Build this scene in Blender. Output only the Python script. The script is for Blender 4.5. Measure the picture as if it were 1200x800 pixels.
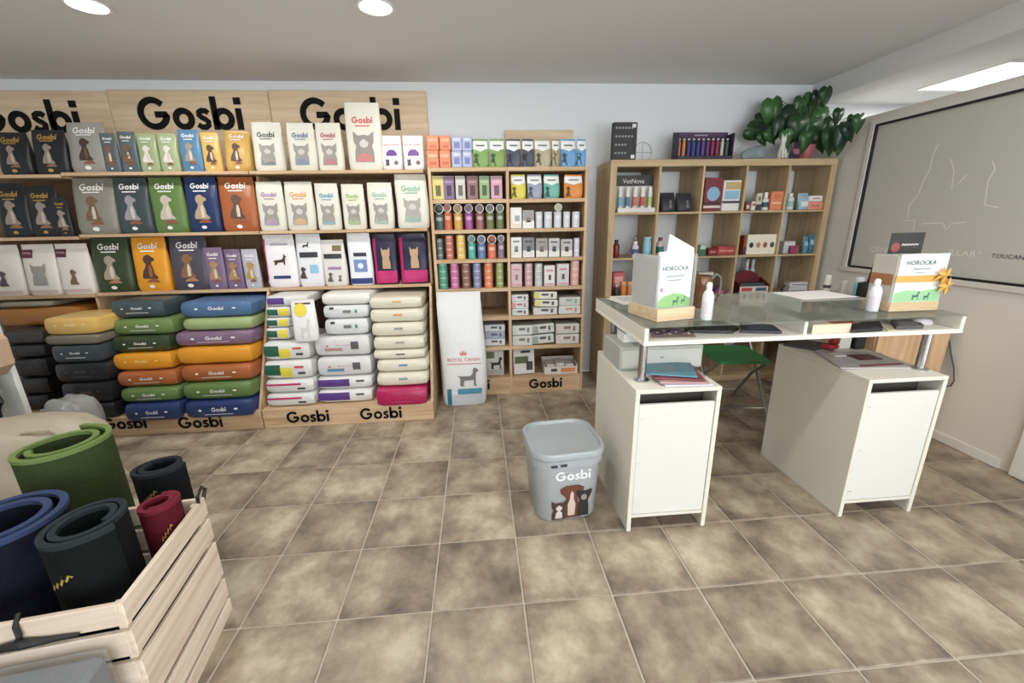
import bpy, bmesh, math, random
from mathutils import Vector, Matrix
from mathutils.geometry import tessellate_polygon
for o in list(bpy.data.objects): bpy.data.objects.remove(o)
random.seed(7)
SC = bpy.context.scene
COL = SC.collection
# ------------------------------------------------------------------ camera
F_PX, PITCH, YAW, ROLL, CAMH = 487.59, 0.2788, 0.0790, -0.0180, 1.4056
def cam_axes():
    cp, sp, cy, sy = math.cos(PITCH), math.sin(PITCH), math.cos(YAW), math.sin(YAW)
    fwd = Vector((sy*cp, cy*cp, -sp)); right = Vector((cy, -sy, 0)); up = right.cross(fwd)
    cr, sr = math.cos(ROLL), math.sin(ROLL)
    return cr*right + sr*up, -sr*right + cr*up, fwd
AR, AU, AF = cam_axes()
CAM = Vector((0, 0, CAMH))
cd = bpy.data.cameras.new('camera'); cam = bpy.data.objects.new('camera', cd); COL.objects.link(cam)
cd.sensor_fit = 'HORIZONTAL'; cd.sensor_width = 36; cd.lens = F_PX/1200*36; cd.clip_start = .02
M = Matrix((AR, AU, -AF)).transposed().to_4x4(); M.translation = CAM
cam.matrix_world = M
SC.camera = cam
def ray(x, y): return AR*((x-600)/F_PX) + AU*((400-y)/F_PX) + AF
def onY(x, y, Y): d = ray(x, y); return CAM + d*(Y/d.y)
def onZ(x, y, z): d = ray(x, y); return CAM + d*((z-CAMH)/d.z)
def onX(x, y, X): d = ray(x, y); return CAM + d*(X/d.x)
# ------------------------------------------------------------------ light
w = bpy.data.worlds.new('world'); SC.world = w; w.use_nodes = True
w.node_tree.nodes['Background'].inputs[0].default_value = (.80, .90, 1, 1)
w.node_tree.nodes['Background'].inputs[1].default_value = 1.0
vs = SC.view_settings
vs.view_transform = 'Standard'; vs.look = 'None'; vs.gamma = 1; vs.use_curve_mapping = False
vs.exposure = -0.12
def area(name, loc, rot, sx, sy, e, col):
    l = bpy.data.lights.new(name, 'AREA'); l.shape = 'RECTANGLE'; l.size = sx; l.size_y = sy; l.energy = e; l.color = col
    o = bpy.data.objects.new(name, l); COL.objects.link(o); o.location = loc; o.rotation_euler = rot; return o
# daylight entering through the shop windows behind the photographer
area('window_daylight', (.95, -2.93, 1.35), (math.radians(90), 0, 0), 3.7, 2.1, 190, (.96, .98, 1))
area('added_side_light', (2.86, -.55, 1.1), (math.radians(90), 0, math.radians(90)), 1.7, 1.9, 30, (.96, .98, 1))  # added lamp at the unseen side door, for light from the right
def spot_down(loc, e):
    l = bpy.data.lights.new('downlight_lamp', 'AREA'); l.shape = 'DISK'; l.size = .15; l.energy = e; l.color = (1, .975, .94)
    o = bpy.data.objects.new('downlight_lamp', l); COL.objects.link(o); o.location = loc
# ------------------------------------------------------------------ materials
def lin(c):
    r = []; g_ = .3*c[0]+.59*c[1]+.11*c[2]; c = [g_+(v-g_)*.90 for v in c]
    for v in c:
        v /= 255.0
        r.append(v/12.92 if v <= .04045 else ((v+.055)/1.055)**2.4)
    return (*r, 1)
MATS = {}
def mat(c, rough=.6, metal=0, bump=0, spec=.5, trans=0, alpha=1, var=0, vscale=12, emit=0, name=None):
    key = (tuple(c), rough, metal, bump, spec, trans, alpha, var, vscale, emit)
    if key in MATS: return MATS[key]
    m = bpy.data.materials.new(name or 'paint_%02x%02x%02x' % tuple(int(v) for v in c)); m.use_nodes = True
    nt = m.node_tree; b = nt.nodes['Principled BSDF']
    b.inputs['Base Color'].default_value = lin(c); b.inputs['Roughness'].default_value = rough
    b.inputs['Metallic'].default_value = metal; b.inputs['Specular IOR Level'].default_value = spec
    b.inputs['Transmission Weight'].default_value = trans; b.inputs['Alpha'].default_value = alpha
    if emit:
        b.inputs['Emission Color'].default_value = (1, .97, .93, 1); b.inputs['Emission Strength'].default_value = emit
    if var or bump:
        tc = nt.nodes.new('ShaderNodeTexCoord'); n = nt.nodes.new('ShaderNodeTexNoise')
        n.inputs['Scale'].default_value = vscale; n.inputs['Detail'].default_value = 4
        nt.links.new(tc.outputs['Object'], n.inputs['Vector'])
        if var:
            mx = nt.nodes.new('ShaderNodeMixRGB'); l = lin(c)
            mx.inputs[1].default_value = tuple(min(1, v*(1-var)) for v in l[:3])+(1,)
            mx.inputs[2].default_value = tuple(min(1, v*(1+var)) for v in l[:3])+(1,)
            nt.links.new(n.outputs['Fac'], mx.inputs[0]); nt.links.new(mx.outputs[0], b.inputs['Base Color'])
        if bump:
            bp = nt.nodes.new('ShaderNodeBump'); bp.inputs['Strength'].default_value = bump; bp.inputs['Distance'].default_value = .01
            nt.links.new(n.outputs['Fac'], bp.inputs['Height']); nt.links.new(bp.outputs[0], b.inputs['Normal'])
    MATS[key] = m; return m
def wood(c1, c2, axis='x', scale=1.0, rough=.55, name='wood'):
    key = ('wood', tuple(c1), tuple(c2), axis, scale, rough)
    if key in MATS: return MATS[key]
    m = bpy.data.materials.new(name); m.use_nodes = True; nt = m.node_tree; b = nt.nodes['Principled BSDF']
    tc = nt.nodes.new('ShaderNodeTexCoord'); mp = nt.nodes.new('ShaderNodeMapping')
    s = {'x': (1.2, 22, 22), 'y': (22, 1.2, 22), 'z': (22, 22, 1.2)}[axis]
    mp.inputs['Scale'].default_value = tuple(v*scale for v in s)
    oi = nt.nodes.new('ShaderNodeObjectInfo'); ad = nt.nodes.new('ShaderNodeVectorMath'); ad.operation = 'ADD'
    ml = nt.nodes.new('ShaderNodeMath'); ml.operation = 'MULTIPLY'; ml.inputs[1].default_value = 37
    nt.links.new(oi.outputs['Random'], ml.inputs[0])
    n = nt.nodes.new('ShaderNodeTexNoise'); n.inputs['Scale'].default_value = 1.3; n.inputs['Detail'].default_value = 5; n.inputs['Distortion'].default_value = .6
    nt.links.new(tc.outputs['Object'], mp.inputs['Vector']); nt.links.new(mp.outputs[0], ad.inputs[0]); nt.links.new(ml.outputs[0], ad.inputs[1])
    nt.links.new(ad.outputs[0], n.inputs['Vector'])
    r = nt.nodes.new('ShaderNodeValToRGB'); r.color_ramp.elements[0].position = .35; r.color_ramp.elements[0].color = lin(c2)
    r.color_ramp.elements[1].position = .68; r.color_ramp.elements[1].color = lin(c1)
    nt.links.new(n.outputs['Fac'], r.inputs[0]); nt.links.new(r.outputs[0], b.inputs['Base Color'])
    b.inputs['Roughness'].default_value = rough; b.inputs['Specular IOR Level'].default_value = .3
    MATS[key] = m; return m
def glass(c, alpha, rough=.05):
    return mat(c, rough, alpha=alpha, spec=.6, name='clear_pane')
def tile_mat():
    m = bpy.data.materials.new('rustic_tile'); m.use_nodes = True; nt = m.node_tree; b = nt.nodes['Principled BSDF']
    N = nt.nodes.new; L = nt.links.new
    tc = N('ShaderNodeTexCoord'); oi = N('ShaderNodeObjectInfo')
    mul = N('ShaderNodeMath'); mul.operation = 'MULTIPLY'; mul.inputs[1].default_value = 91; L(oi.outputs['Random'], mul.inputs[0])
    ad = N('ShaderNodeVectorMath'); ad.operation = 'ADD'; L(tc.outputs['Object'], ad.inputs[0]); L(mul.outputs[0], ad.inputs[1])
    n1 = N('ShaderNodeTexNoise'); n1.inputs['Scale'].default_value = 5.2; n1.inputs['Detail'].default_value = 7; n1.inputs['Roughness'].default_value = .62; L(ad.outputs[0], n1.inputs['Vector'])
    n2 = N('ShaderNodeTexNoise'); n2.inputs['Scale'].default_value = 22; n2.inputs['Detail'].default_value = 5; n2.inputs['Roughness'].default_value = .7; L(ad.outputs[0], n2.inputs['Vector'])
    # dark fired rim printed on every tile
    sp = N('ShaderNodeSeparateXYZ'); L(tc.outputs['Object'], sp.inputs[0])
    def absn(o):
        a = N('ShaderNodeMath'); a.operation = 'ABSOLUTE'; L(o, a.inputs[0]); return a.outputs[0]
    mx = N('ShaderNodeMath'); mx.operation = 'MAXIMUM'; L(absn(sp.outputs[0]), mx.inputs[0]); L(absn(sp.outputs[1]), mx.inputs[1])
    mr = N('ShaderNodeMapRange'); mr.inputs[1].default_value = .085; mr.inputs[2].default_value = .178; mr.inputs[3].default_value = 0; mr.inputs[4].default_value = .26; L(mx.outputs[0], mr.inputs[0])
    a1 = N('ShaderNodeMath'); a1.operation = 'SUBTRACT'; L(n1.outputs['Fac'], a1.inputs[0]); 
    m2 = N('ShaderNodeMath'); m2.operation = 'MULTIPLY'; L(mr.outputs[0], m2.inputs[0]); L(n2.outputs['Fac'], m2.inputs[1]); L(m2.outputs[0], a1.inputs[1])
    r = N('ShaderNodeValToRGB'); e = r.color_ramp.elements
    e[0].position = .22; e[0].color = lin((100, 87, 75)); e[1].position = .66; e[1].color = lin((194, 181, 158))
    k = e.new(.36); k.color = lin((134, 118, 99)); k = e.new(.50); k.color = lin((164, 148, 125))
    L(a1.outputs[0], r.inputs[0])
    hs = N('ShaderNodeHueSaturation'); mr2 = N('ShaderNodeMapRange'); mr2.inputs[3].default_value = .9; mr2.inputs[4].default_value = 1.1
    L(oi.outputs['Random'], mr2.inputs[0]); L(mr2.outputs[0], hs.inputs['Value']); L(r.outputs[0], hs.inputs['Color']); L(hs.outputs[0], b.inputs['Base Color'])
    rr = N('ShaderNodeMapRange'); rr.inputs[3].default_value = .32; rr.inputs[4].default_value = .58; L(n2.outputs['Fac'], rr.inputs[0]); L(rr.outputs[0], b.inputs['Roughness'])
    bp = N('ShaderNodeBump'); bp.inputs['Strength'].default_value = .25; bp.inputs['Distance'].default_value = .004; L(n1.outputs['Fac'], bp.inputs['Height']); L(bp.outputs[0], b.inputs['Normal'])
    return m
PINE = wood((214, 184, 146), (186, 150, 112), 'x', name='pine')
PINEZ = wood((214, 184, 146), (186, 150, 112), 'z', name='pine_upright')
SIGNW = wood((230, 206, 172), (208, 180, 144), 'x', .8, name='sign_birch')
OAK = wood((198, 174, 134), (176, 150, 110), 'x', name='oak_veneer')
OAKZ = wood((198, 174, 134), (176, 150, 110), 'z', name='oak_veneer_upright')
SLATW = wood((232, 216, 196), (208, 186, 164), 'y', 1.0, name='crate_spruce')
SLATX = wood((232, 218, 198), (210, 190, 168), 'x', 1.0, name='crate_spruce_long')
BLACK = mat((22, 22, 24), .5); WHITE = mat((232, 232, 228), .5); LETTER = mat((16, 16, 16), .7, spec=.2)
CHROME = mat((190, 190, 190), .2, metal=1); CREAMW = mat((218, 214, 200), .45)
# ------------------------------------------------------------------ mesh helpers
class MB:
    def __init__(s): s.v = []; s.f = []
    def add(s, vs_, fs):
        k = len(s.v); s.v += [tuple(p) for p in vs_]; s.f += [tuple(i+k for i in f) for f in fs]; return s
    def box(s, x0, x1, y0, y1, z0, z1):
        return s.add([(x0,y0,z0),(x1,y0,z0),(x1,y1,z0),(x0,y1,z0),(x0,y0,z1),(x1,y0,z1),(x1,y1,z1),(x0,y1,z1)],
                     [(3,2,1,0),(4,5,6,7),(0,1,5,4),(1,2,6,5),(2,3,7,6),(3,0,4,7)])
    def cbox(s, x0, x1, y0, y1, z0, z1, c=.003):
        c = min(c, (x1-x0)*.45, (y1-y0)*.45, (z1-z0)*.45)
        bm = bmesh.new(); bmesh.ops.create_cube(bm, size=1)
        for v in bm.verts: v.co = Vector(((x0+x1)/2+v.co.x*(x1-x0), (y0+y1)/2+v.co.y*(y1-y0), (z0+z1)/2+v.co.z*(z1-z0)))
        bmesh.ops.bevel(bm, geom=bm.edges[:], offset=c, segments=1, affect='EDGES')
        bm.verts.index_update(); s.add([v.co for v in bm.verts], [[v.index for v in f.verts] for f in bm.faces]); bm.free(); return s
    def lathe(s, prof, n=20, c=(0,0,0), sx=1, sy=1):
        vs_ = []; fs = []
        for r, z in prof:
            for i in range(n):
                a = 2*math.pi*i/n; vs_.append((c[0]+r*math.cos(a)*sx, c[1]+r*math.sin(a)*sy, c[2]+z))
        for j in range(len(prof)-1):
            for i in range(n):
                k = (i+1) % n; fs.append((j*n+i, j*n+k, (j+1)*n+k, (j+1)*n+i))
        fs.append(tuple(range(n-1, -1, -1))); fs.append(tuple((len(prof)-1)*n+i for i in range(n)))
        return s.add(vs_, fs)
    def tube(s, pts, r, n=8, closed=False):
        pts = [Vector(p) for p in pts]; vs_ = []; fs = []; m = len(pts)
        for i, p in enumerate(pts):
            t = (pts[min(i+1, m-1)] - pts[max(i-1, 0)])
            if t.length < 1e-9: t = Vector((0,0,1))
            t.normalize(); a = Vector((0,0,1)) if abs(t.z) < .9 else Vector((1,0,0))
            u = t.cross(a).normalized(); v = t.cross(u)
            rr = r[i] if isinstance(r, (list, tuple)) else r
            for k in range(n):
                q = 2*math.pi*k/n; vs_.append(p + u*math.cos(q)*rr + v*math.sin(q)*rr)
        for i in range(m-1):
            for k in range(n):
                l = (k+1) % n; fs.append((i*n+k, i*n+l, (i+1)*n+l, (i+1)*n+k))
        fs.append(tuple(range(n-1, -1, -1))); fs.append(tuple((m-1)*n+i for i in range(n)))
        return s.add(vs_, fs)
    def prism(s, poly, f, d0, d1):
        """extrude a 2D polygon; f(a, b, d) -> point"""
        n = len(poly); tri = tessellate_polygon([[Vector((p[0], p[1], 0)) for p in poly]])
        vs_ = [f(p[0], p[1], d0) for p in poly] + [f(p[0], p[1], d1) for p in poly]
        fs = [tuple(t) for t in tri] + [tuple(n+i for i in reversed(t)) for t in tri]
        fs += [(i, (i+1) % n, n+(i+1) % n, n+i) for i in range(n)]
        return s.add(vs_, fs)
    def build(s, name, m, parent=None, loc=None, rz=0, smooth=False, kind=None):
        me = bpy.data.meshes.new(name); me.from_pydata(s.v, [], s.f); me.update()
        bm = bmesh.new(); bm.from_mesh(me); bmesh.ops.recalc_face_normals(bm, faces=bm.faces[:]); bm.to_mesh(me); bm.free()
        if smooth:
            me.polygons.foreach_set('use_smooth', [True]*len(me.polygons))
            try: me.set_sharp_from_angle(angle=math.radians(50))
            except Exception: pass
        me.materials.append(m)
        return link(name, me, parent, loc, rz, kind)
def link(name, me, parent=None, loc=None, rz=0, kind=None):
    o = bpy.data.objects.new(name, me); COL.objects.link(o)
    if parent is not None: o.parent = parent
    if loc is not None: o.location = loc
    if rz: o.rotation_euler = (0, 0, rz)
    if kind: o['kind'] = kind
    return o
def empty(name, loc, rz=0, rot=None):
    o = bpy.data.objects.new(name, None); COL.objects.link(o); o.location = loc; o.rotation_euler = rot or (0, 0, rz)
    o.empty_display_size = .05; return o
def tag(o, label, cat, group=None):
    o['label'] = label; o['category'] = cat
    if group: o['group'] = group
    return o
def struct(o): o['kind'] = 'structure'; return o
# ---- flat lettering: 2D shapes are (verts, faces), mapped onto a surface by a function
def stroke(pts, wd):
    n = len(pts); L = []; R = []
    closed = (Vector(pts[0])-Vector(pts[-1])).length < 1e-6
    for i in range(n):
        if closed: a = Vector(pts[(i-1) % (n-1)]); b = Vector(pts[(i+1) % (n-1)])
        else: a = Vector(pts[max(i-1, 0)]); b = Vector(pts[min(i+1, n-1)])
        t = (b-a).normalized(); nn = Vector((-t.y, t.x))*wd/2; p = Vector(pts[i])
        L.append(p+nn); R.append(p-nn)
    v = [(q.x, q.y) for q in L+R]; f = [(i, i+1, n+i+1, n+i) for i in range(n-1)]
    return v, f
def arc(cx, cy, r, a0, a1, n=18): return [(cx+r*math.cos(math.radians(a0+(a1-a0)*i/n)), cy+r*math.sin(math.radians(a0+(a1-a0)*i/n))) for i in range(n+1)]
def join2d(items):
    V = []; Fs = []
    for v, f in items:
        k = len(V); V += v; Fs += [tuple(i+k for i in q) for q in f]
    return V, Fs
def gosbi2d():
    W = .19; out = []; x = 0
    def put(pts, w_=W): out.append(stroke([(p[0]+x, p[1]) for p in pts], w_))
    put(arc(.5, .5, .405, 42, 352, 26)+[(.90, .47), (.54, .47)]); x += 1.08
    put(arc(.35, .335, .25, 0, 360, 22)); x += .76
    put([(.40, .52), (.33, .585), (.21, .59), (.11, .54), (.10, .45), (.19, .37), (.29, .32), (.37, .25), (.36, .14), (.26, .08), (.13, .085), (.03, .16)], .17); x += .53
    put([(.09, 0), (.09, 1.02)]); put(arc(.36, .335, .25, 0, 360, 22)); x += .78
    put([(.09, 0), (.09, .66)]); out.append(stroke([(x+.09, .78), (x+.09, .99)], .22)); x += .2
    V, Fs = join2d(out); return [((a/x)*1.0-.5, (b-.5)/x) for a, b in V], Fs
GOSBI = gosbi2d()          # unit width, centred
FONT = {}
def text2d(s):
    if s in FONT: return FONT[s]
    c = bpy.data.curves.new('t', 'FONT'); c.body = s; c.resolution_u = 2; c.align_x = 'CENTER'; c.align_y = 'CENTER'
    o = bpy.data.objects.new('t', c); COL.objects.link(o); bpy.context.view_layer.update()
    me = bpy.data.meshes.new_from_object(o.evaluated_get(bpy.context.evaluated_depsgraph_get()))
    v = [(p.co.x, p.co.y) for p in me.vertices]; f = [tuple(q.vertices) for q in me.polygons]
    bpy.data.objects.remove(o); bpy.data.meshes.remove(me)
    xs = [p[0] for p in v]; wd = max(xs)-min(xs); mx = (max(xs)+min(xs))/2
    FONT[s] = ([((a-mx)/wd, b/wd) for a, b in v], f); return FONT[s]
def poly2d(poly):
    tri = tessellate_polygon([[Vector((p[0], p[1], 0)) for p in poly]]); return list(poly), [tuple(t) for t in tri]
def rect2d(a0, a1, b0, b1, nx=4, ny=2):
    v = [(a0+(a1-a0)*i/nx, b0+(b1-b0)*j/ny) for j in range(ny+1) for i in range(nx+1)]
    return v, [(j*(nx+1)+i, j*(nx+1)+i+1, (j+1)*(nx+1)+i+1, (j+1)*(nx+1)+i) for j in range(ny) for i in range(nx)]
def disc2d(r=.5, n=16, ry=None): return [(r*math.cos(2*math.pi*i/n), (ry or r)*math.sin(2*math.pi*i/n)) for i in range(n)], [tuple(range(n))]
def place(sh, cx, cy, sx, sy=None): sy = sx if sy is None else sy; return [(cx+a*sx, cy+b*sy) for a, b in sh[0]], sh[1]
DOG = poly2d([(-.30,0),(-.33,.10),(-.28,.30),(-.16,.48),(-.12,.62),(-.17,.66),(-.22,.80),(-.17,.93),(-.06,1.0),(.05,.99),(.12,.92),(.24,.85),(.25,.76),(.12,.72),(.10,.60),(.16,.42),(.17,.20),(.30,.06),(.30,0)])
DOGCHEST = poly2d([(-.04,.05),(-.05,.40),(0,.60),(.07,.60),(.11,.40),(.10,.05)])
STANDDOG = poly2d([(-.45,.08),(-.42,.42),(-.55,.60),(-.44,.56),(-.30,.55),(.05,.55),(.16,.70),(.18,.92),(.28,1.0),(.40,.92),(.44,.80),(.34,.76),(.30,.55),(.30,.10),(.36,.02),(.22,.02),(.20,.35),(.02,.33),(-.24,.32),(-.28,.12),(-.22,.02),(-.40,.02)])
LONGDOG = poly2d([(-.5,.05),(-.46,.30),(-.6,.35),(-.45,.42),(-.1,.46),(.18,.50),(.28,.72),(.32,.95),(.40,.82),(.52,.72),(.42,.64),(.38,.40),(.34,.05),(.26,.05),(.22,.28),(-.2,.24),(-.36,.05)])
CAT = poly2d([(-.34,0),(-.33,.30),(-.27,.52),(-.34,.62),(-.36,.98),(-.17,.84),(0,.87),(.17,.84),(.36,.98),(.34,.62),(.27,.52),(.33,.30),(.34,0)])
CATFACE = poly2d([(-.13,.50),(-.16,.62),(0,.74),(.16,.62),(.13,.50),(0,.44)])
BIB = poly2d([(-.30,.0),(-.25,.20),(0,.30),(.25,.20),(.30,0)])
MOUND = poly2d([(-.5,0),(-.34,.5),(-.1,.8),(.12,1),(.3,.6),(.5,0)])
def decal(name, shapes, fn, m, parent, label=None):
    V, Fs = join2d(shapes); o = MB().add([fn(a, b) for a, b in V], Fs).build(name, m, parent)
    if label: o['label'] = label
    return o
def slab_letters(name, sh, fn, m, parent, d=.006):
    V, Fs = sh; mb = MB(); mb.add([fn(a, b, d) for a, b in V], Fs)
    edge = {}
    for f in Fs:
        for i in range(len(f)):
            e = (f[i], f[(i+1) % len(f)]); k = tuple(sorted(e)); edge[k] = None if k in edge else e
    for e in edge.values():
        if e: mb.add([fn(*V[e[0]], d), fn(*V[e[1]], d), fn(*V[e[1]], 0), fn(*V[e[0]], 0)], [(0,1,2,3)])
    return mb.build(name, m, parent)
# ================================================================== ROOM
YW, ZC, XP, BEAM, ZS = 3.757, 2.478, 2.94, 2.895, 2.335
XL, YF, XR = -4.0, -2.8, 5.2
WALLM = mat((226, 230, 234), .8, bump=.03, vscale=120); CEILM = mat((222, 223, 223), .85)
PART = mat((220, 216, 206), .6)
struct(MB().box(XL-.1, XR, YW, YW+.12, 0, 2.6).build('wall_back', WALLM))
struct(MB().box(XL-.12, XL, YF, YW, 0, 2.6).build('wall_left', WALLM))
struct(MB().box(XR, XR+.12, YF, YW, 0, 2.6).build('wall_right', WALLM))
fw = MB(); fw.box(XL, XR, YF-.15, YF, 0, .28); fw.box(XL, XR, YF-.15, YF, 2.42, 2.6)
for a, b in ((XL, -.95), (.86, 1.0), (2.80, XR)): fw.box(a, b, YF-.15, YF, .28, 2.42)
struct(fw.build('wall_front', WALLM))
for i, (a, b) in enumerate(((-.95, .86), (1.0, 2.80))):
    wf = MB()
    for q in ((a, b, .28, .34), (a, b, 2.36, 2.42), (a, a+.06, .34, 2.36), (b-.06, b, .34, 2.36)): wf.box(q[0], q[1], YF-.1, YF-.04, q[2], q[3])
    wo = struct(wf.build('window_%d' % (i+1), mat((70, 70, 72), .4)))
    MB().box(a+.06, b-.06, YF-.075, YF-.065, .34, 2.36).build('pane', mat((255, 255, 255), .0, trans=1, spec=.3, alpha=.12), wo)
struct(MB().box(XL, BEAM, YF, YW, ZC, 2.6).build('ceiling', CEILM))
struct(MB().box(BEAM, XR, YF, YW, ZS, 2.6).build('trim_1', CEILM))
# floor with single tiles
TS, TX0, TY0 = .3487, -.5708, 2.649
fl = struct(MB().box(XL, XR, YF, YW, -.08, -.004).build('floor', mat((186, 175, 156), .8, var=.15, vscale=30)))
TM = tile_mat(); g = .0035; th = TS/2-g
tb = MB().cbox(-th, th, -th, th, -.010, 0, .003); tme = None
rest = MB()
for j in range(-4, 17):
    for i in range(-10, 17):
        x0 = TX0+i*TS; x1 = x0+TS; y1 = TY0-j*TS; y0 = y1-TS
        if x1 < XL+.01 or x0 > XR-.01 or y0 > YW-.01 or y1 < YF+.01: continue
        near = y0 > .45 and x0 < 3.1 and x1 > -3.55
        cx, cy = (x0+x1)/2, (y0+y1)/2
        full = x0 >= XL and x1 <= XR and y0 >= YF and y1 <= YW
        if near and full:
            if tme is None: t = tb.build('tile', TM, fl, (cx, cy, 0)); tme = t.data
            else: t = link('tile', tme, fl, (cx, cy, random.uniform(-.0006, .0006)), random.choice((0, math.pi/2, math.pi, -math.pi/2)))
        elif near:
            a0, a1, b0, b1 = max(x0, XL), min(x1, XR), max(y0, YF), min(y1, YW)
            MB().cbox(a0+g-cx, a1-g-cx, b0+g-cy, b1-g-cy, -.01, 0, .003).build('tile', TM, fl, (cx, cy, 0))
        else:
            rest.box(max(x0, XL)+g, min(x1, XR)-g, max(y0, YF)+g, min(y1, YW)-g, -.01, 0)
rest.build('tile_field', mat((158, 143, 119), .45, var=.25, vscale=5), fl, kind='stuff')
# partition on the right with the framed frosted pane
pa = struct(MB().box(XP, XP+.09, 1.80, YW, 0, 1.00).box(XP, XP+.09, 3.15, YW, 1.0, 2.115).box(XP, XP+.09, 1.80, 3.15, 2.085, 2.115).build('wall_partition', PART))
MB().cbox(XP-.02, XP+.10, 1.80, 3.17, .985, 1.02, .004).build('ledge', mat((214, 211, 202), .5), pa)
fr = MB(); fr.box(XP-.012, XP+.03, 1.80, 3.15, 2.045, 2.085); fr.box(XP-.012, XP+.03, 3.12, 3.15, 1.02, 2.045)
fr.build('window_casing', mat((222, 220, 212), .5), pa)
w3 = struct(MB().box(XP-.004, XP+.03, 1.80, 3.12, 2.032, 2.045).box(XP-.004, XP+.03, 3.105, 3.12, 1.03, 2.032).box(XP-.004, XP+.03, 1.80, 3.105, 1.02, 1.034).build('window_3', mat((28, 28, 28), .4)))
MB().box(XP+.012, XP+.02, 1.80, 3.105, 1.034, 2.032).build('pane', mat((200, 200, 191), .3, spec=.6, name='frosted_pane'), w3)
def onpane(a, b): return (XP+.0105, a, b)
FAINT = mat((238, 236, 222), .4); lines = []
def pl(pts, wd=.007): 
    q = [onX(x, y, XP+.0105) for x, y in pts]; lines.append(stroke([(p.y, p.z) for p in q], wd))
pl([(1100,168),(1093,182),(1090,198),(1082,212),(1076,228),(1066,240),(1063,256)]); pl([(1058,259),(1072,258),(1070,270)])
pl([(1114,186),(1118,200),(1115,222),(1126,212),(1133,204)]); pl([(1163,188),(1166,198),(1158,212),(1154,240),(1170,243)]); pl([(1080,262),(1105,261),(1108,270),(1115,262),(1132,260)])
decal('drawn_outline', lines, onpane, FAINT, w3)
def panetext(s, px0, py0, px1, py1, h, m):
    a = onX(px0, py0, XP+.0105); b = onX(px1, py1, XP+.0105); t = text2d(s); L = a.y-b.y
    hh = max(p[1] for p in t[0])-min(p[1] for p in t[0])
    decal('lettering', [([((a.y+b.y)/2-p[0]*L, (a.z+b.z)/2+p[1]/hh*h) for p in t[0]], t[1])], onpane, m, w3)
panetext('CENTR', 1019, 292, 1054, 294, .036, FAINT); panetext('ILLAR*', 1112, 296, 1150, 298, .036, FAINT)
panetext('TOUCAN', 1162, 299, 1200, 303, .024, mat((58, 57, 56), .5))
struct(MB().box(XP-.012, XP, 1.86, 3.73, 0, .055).build('baseboard_right', mat((228, 226, 218), .5)))
d1 = struct(MB().cbox(XP-.03, XP+.12, 1.70, 1.80, 0, 2.115, .006).build('door_1', mat((226, 224, 216), .5)))
MB().box(XP+.03, XP+.07, .85, 1.70, .01, 2.08).build('door_leaf', mat((206, 203, 195), .5), d1)
struct(MB().box(XP, XP+.09, YF, -1.45, 0, 2.115).box(XP, XP+.09, .35, .85, 0, 2.115).build('wall_side', PART))
d2 = struct(MB().box(XP-.01, XP+.08, -1.45, -1.37, 0, 2.115).box(XP-.01, XP+.08, .27, .35, 0, 2.115).box(XP-.01, XP+.08, -1.37, .27, 2.04, 2.115).build('added_glass_door', mat((70, 70, 72), .4)))  # unseen glass side door, added to go with the side lamp
MB().box(XP+.03, XP+.04, -1.37, .27, .02, 2.04).build('pane', mat((220, 228, 232), .1, spec=.5), d2)
# ceiling lights
for k, (px, py, l) in enumerate(((102, 5, 'round recessed ceiling downlight above the black pet-food bags'), (440, 7, 'round recessed ceiling downlight above the white cat-food bags'))):
    p = onZ(px, py, ZC); t = tag(empty('downlight', (p.x, p.y, ZC)), l, 'ceiling light', 'recessed downlights')
    MB().lathe([(.085, 0), (.098, -.004), (.098, -.008), (.08, -.008)], 32).build('trim_ring', mat((230, 230, 228), .4), t)
    MB().lathe([(.079, -.006), (.079, -.0095)], 32).build('diffuser', mat((255, 250, 240), .4, emit=9), t)
    spot_down((p.x, p.y, ZC-.02), 12)
for k, x in enumerate((-1.87, -.465, .94, 2.2)):   # unseen front row of downlights, added to brighten the room
    t = tag(empty('downlight', (x, 1.05, ZC)), 'added unseen ceiling downlight, %s from the left in the front row' % ('first', 'second', 'third', 'fourth')[k], 'ceiling light', 'recessed downlights')
    MB().lathe([(.085, 0), (.098, -.004), (.098, -.008), (.08, -.008)], 32).build('trim_ring', mat((230, 230, 228), .4), t)
    MB().lathe([(.079, -.006), (.079, -.0095)], 32).build('diffuser', mat((255, 250, 240), .4, emit=9), t)
    spot_down((x, 1.05, ZC-.02), 9)
t = tag(empty('panel_light', (3.70, 3.03, ZS)), 'square white LED ceiling panel glowing above the frosted partition', 'ceiling light')
MB().box(-.30, .30, -.30, -.285, -.012, 0).box(-.30, .30, .285, .30, -.012, 0).box(-.30, -.285, -.285, .285, -.012, 0).box(.285, .30, -.285, .285, -.012, 0).build('frame', WHITE, t)
MB().box(-.285, .285, -.285, .285, -.010, -.002).build('diffuser', mat((255, 255, 252), .4, emit=6), t)
area('panel_lamp', (3.70, 3.03, ZS-.02), (0, 0, 0), .55, .55, 24, (1, .98, .95))
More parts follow.
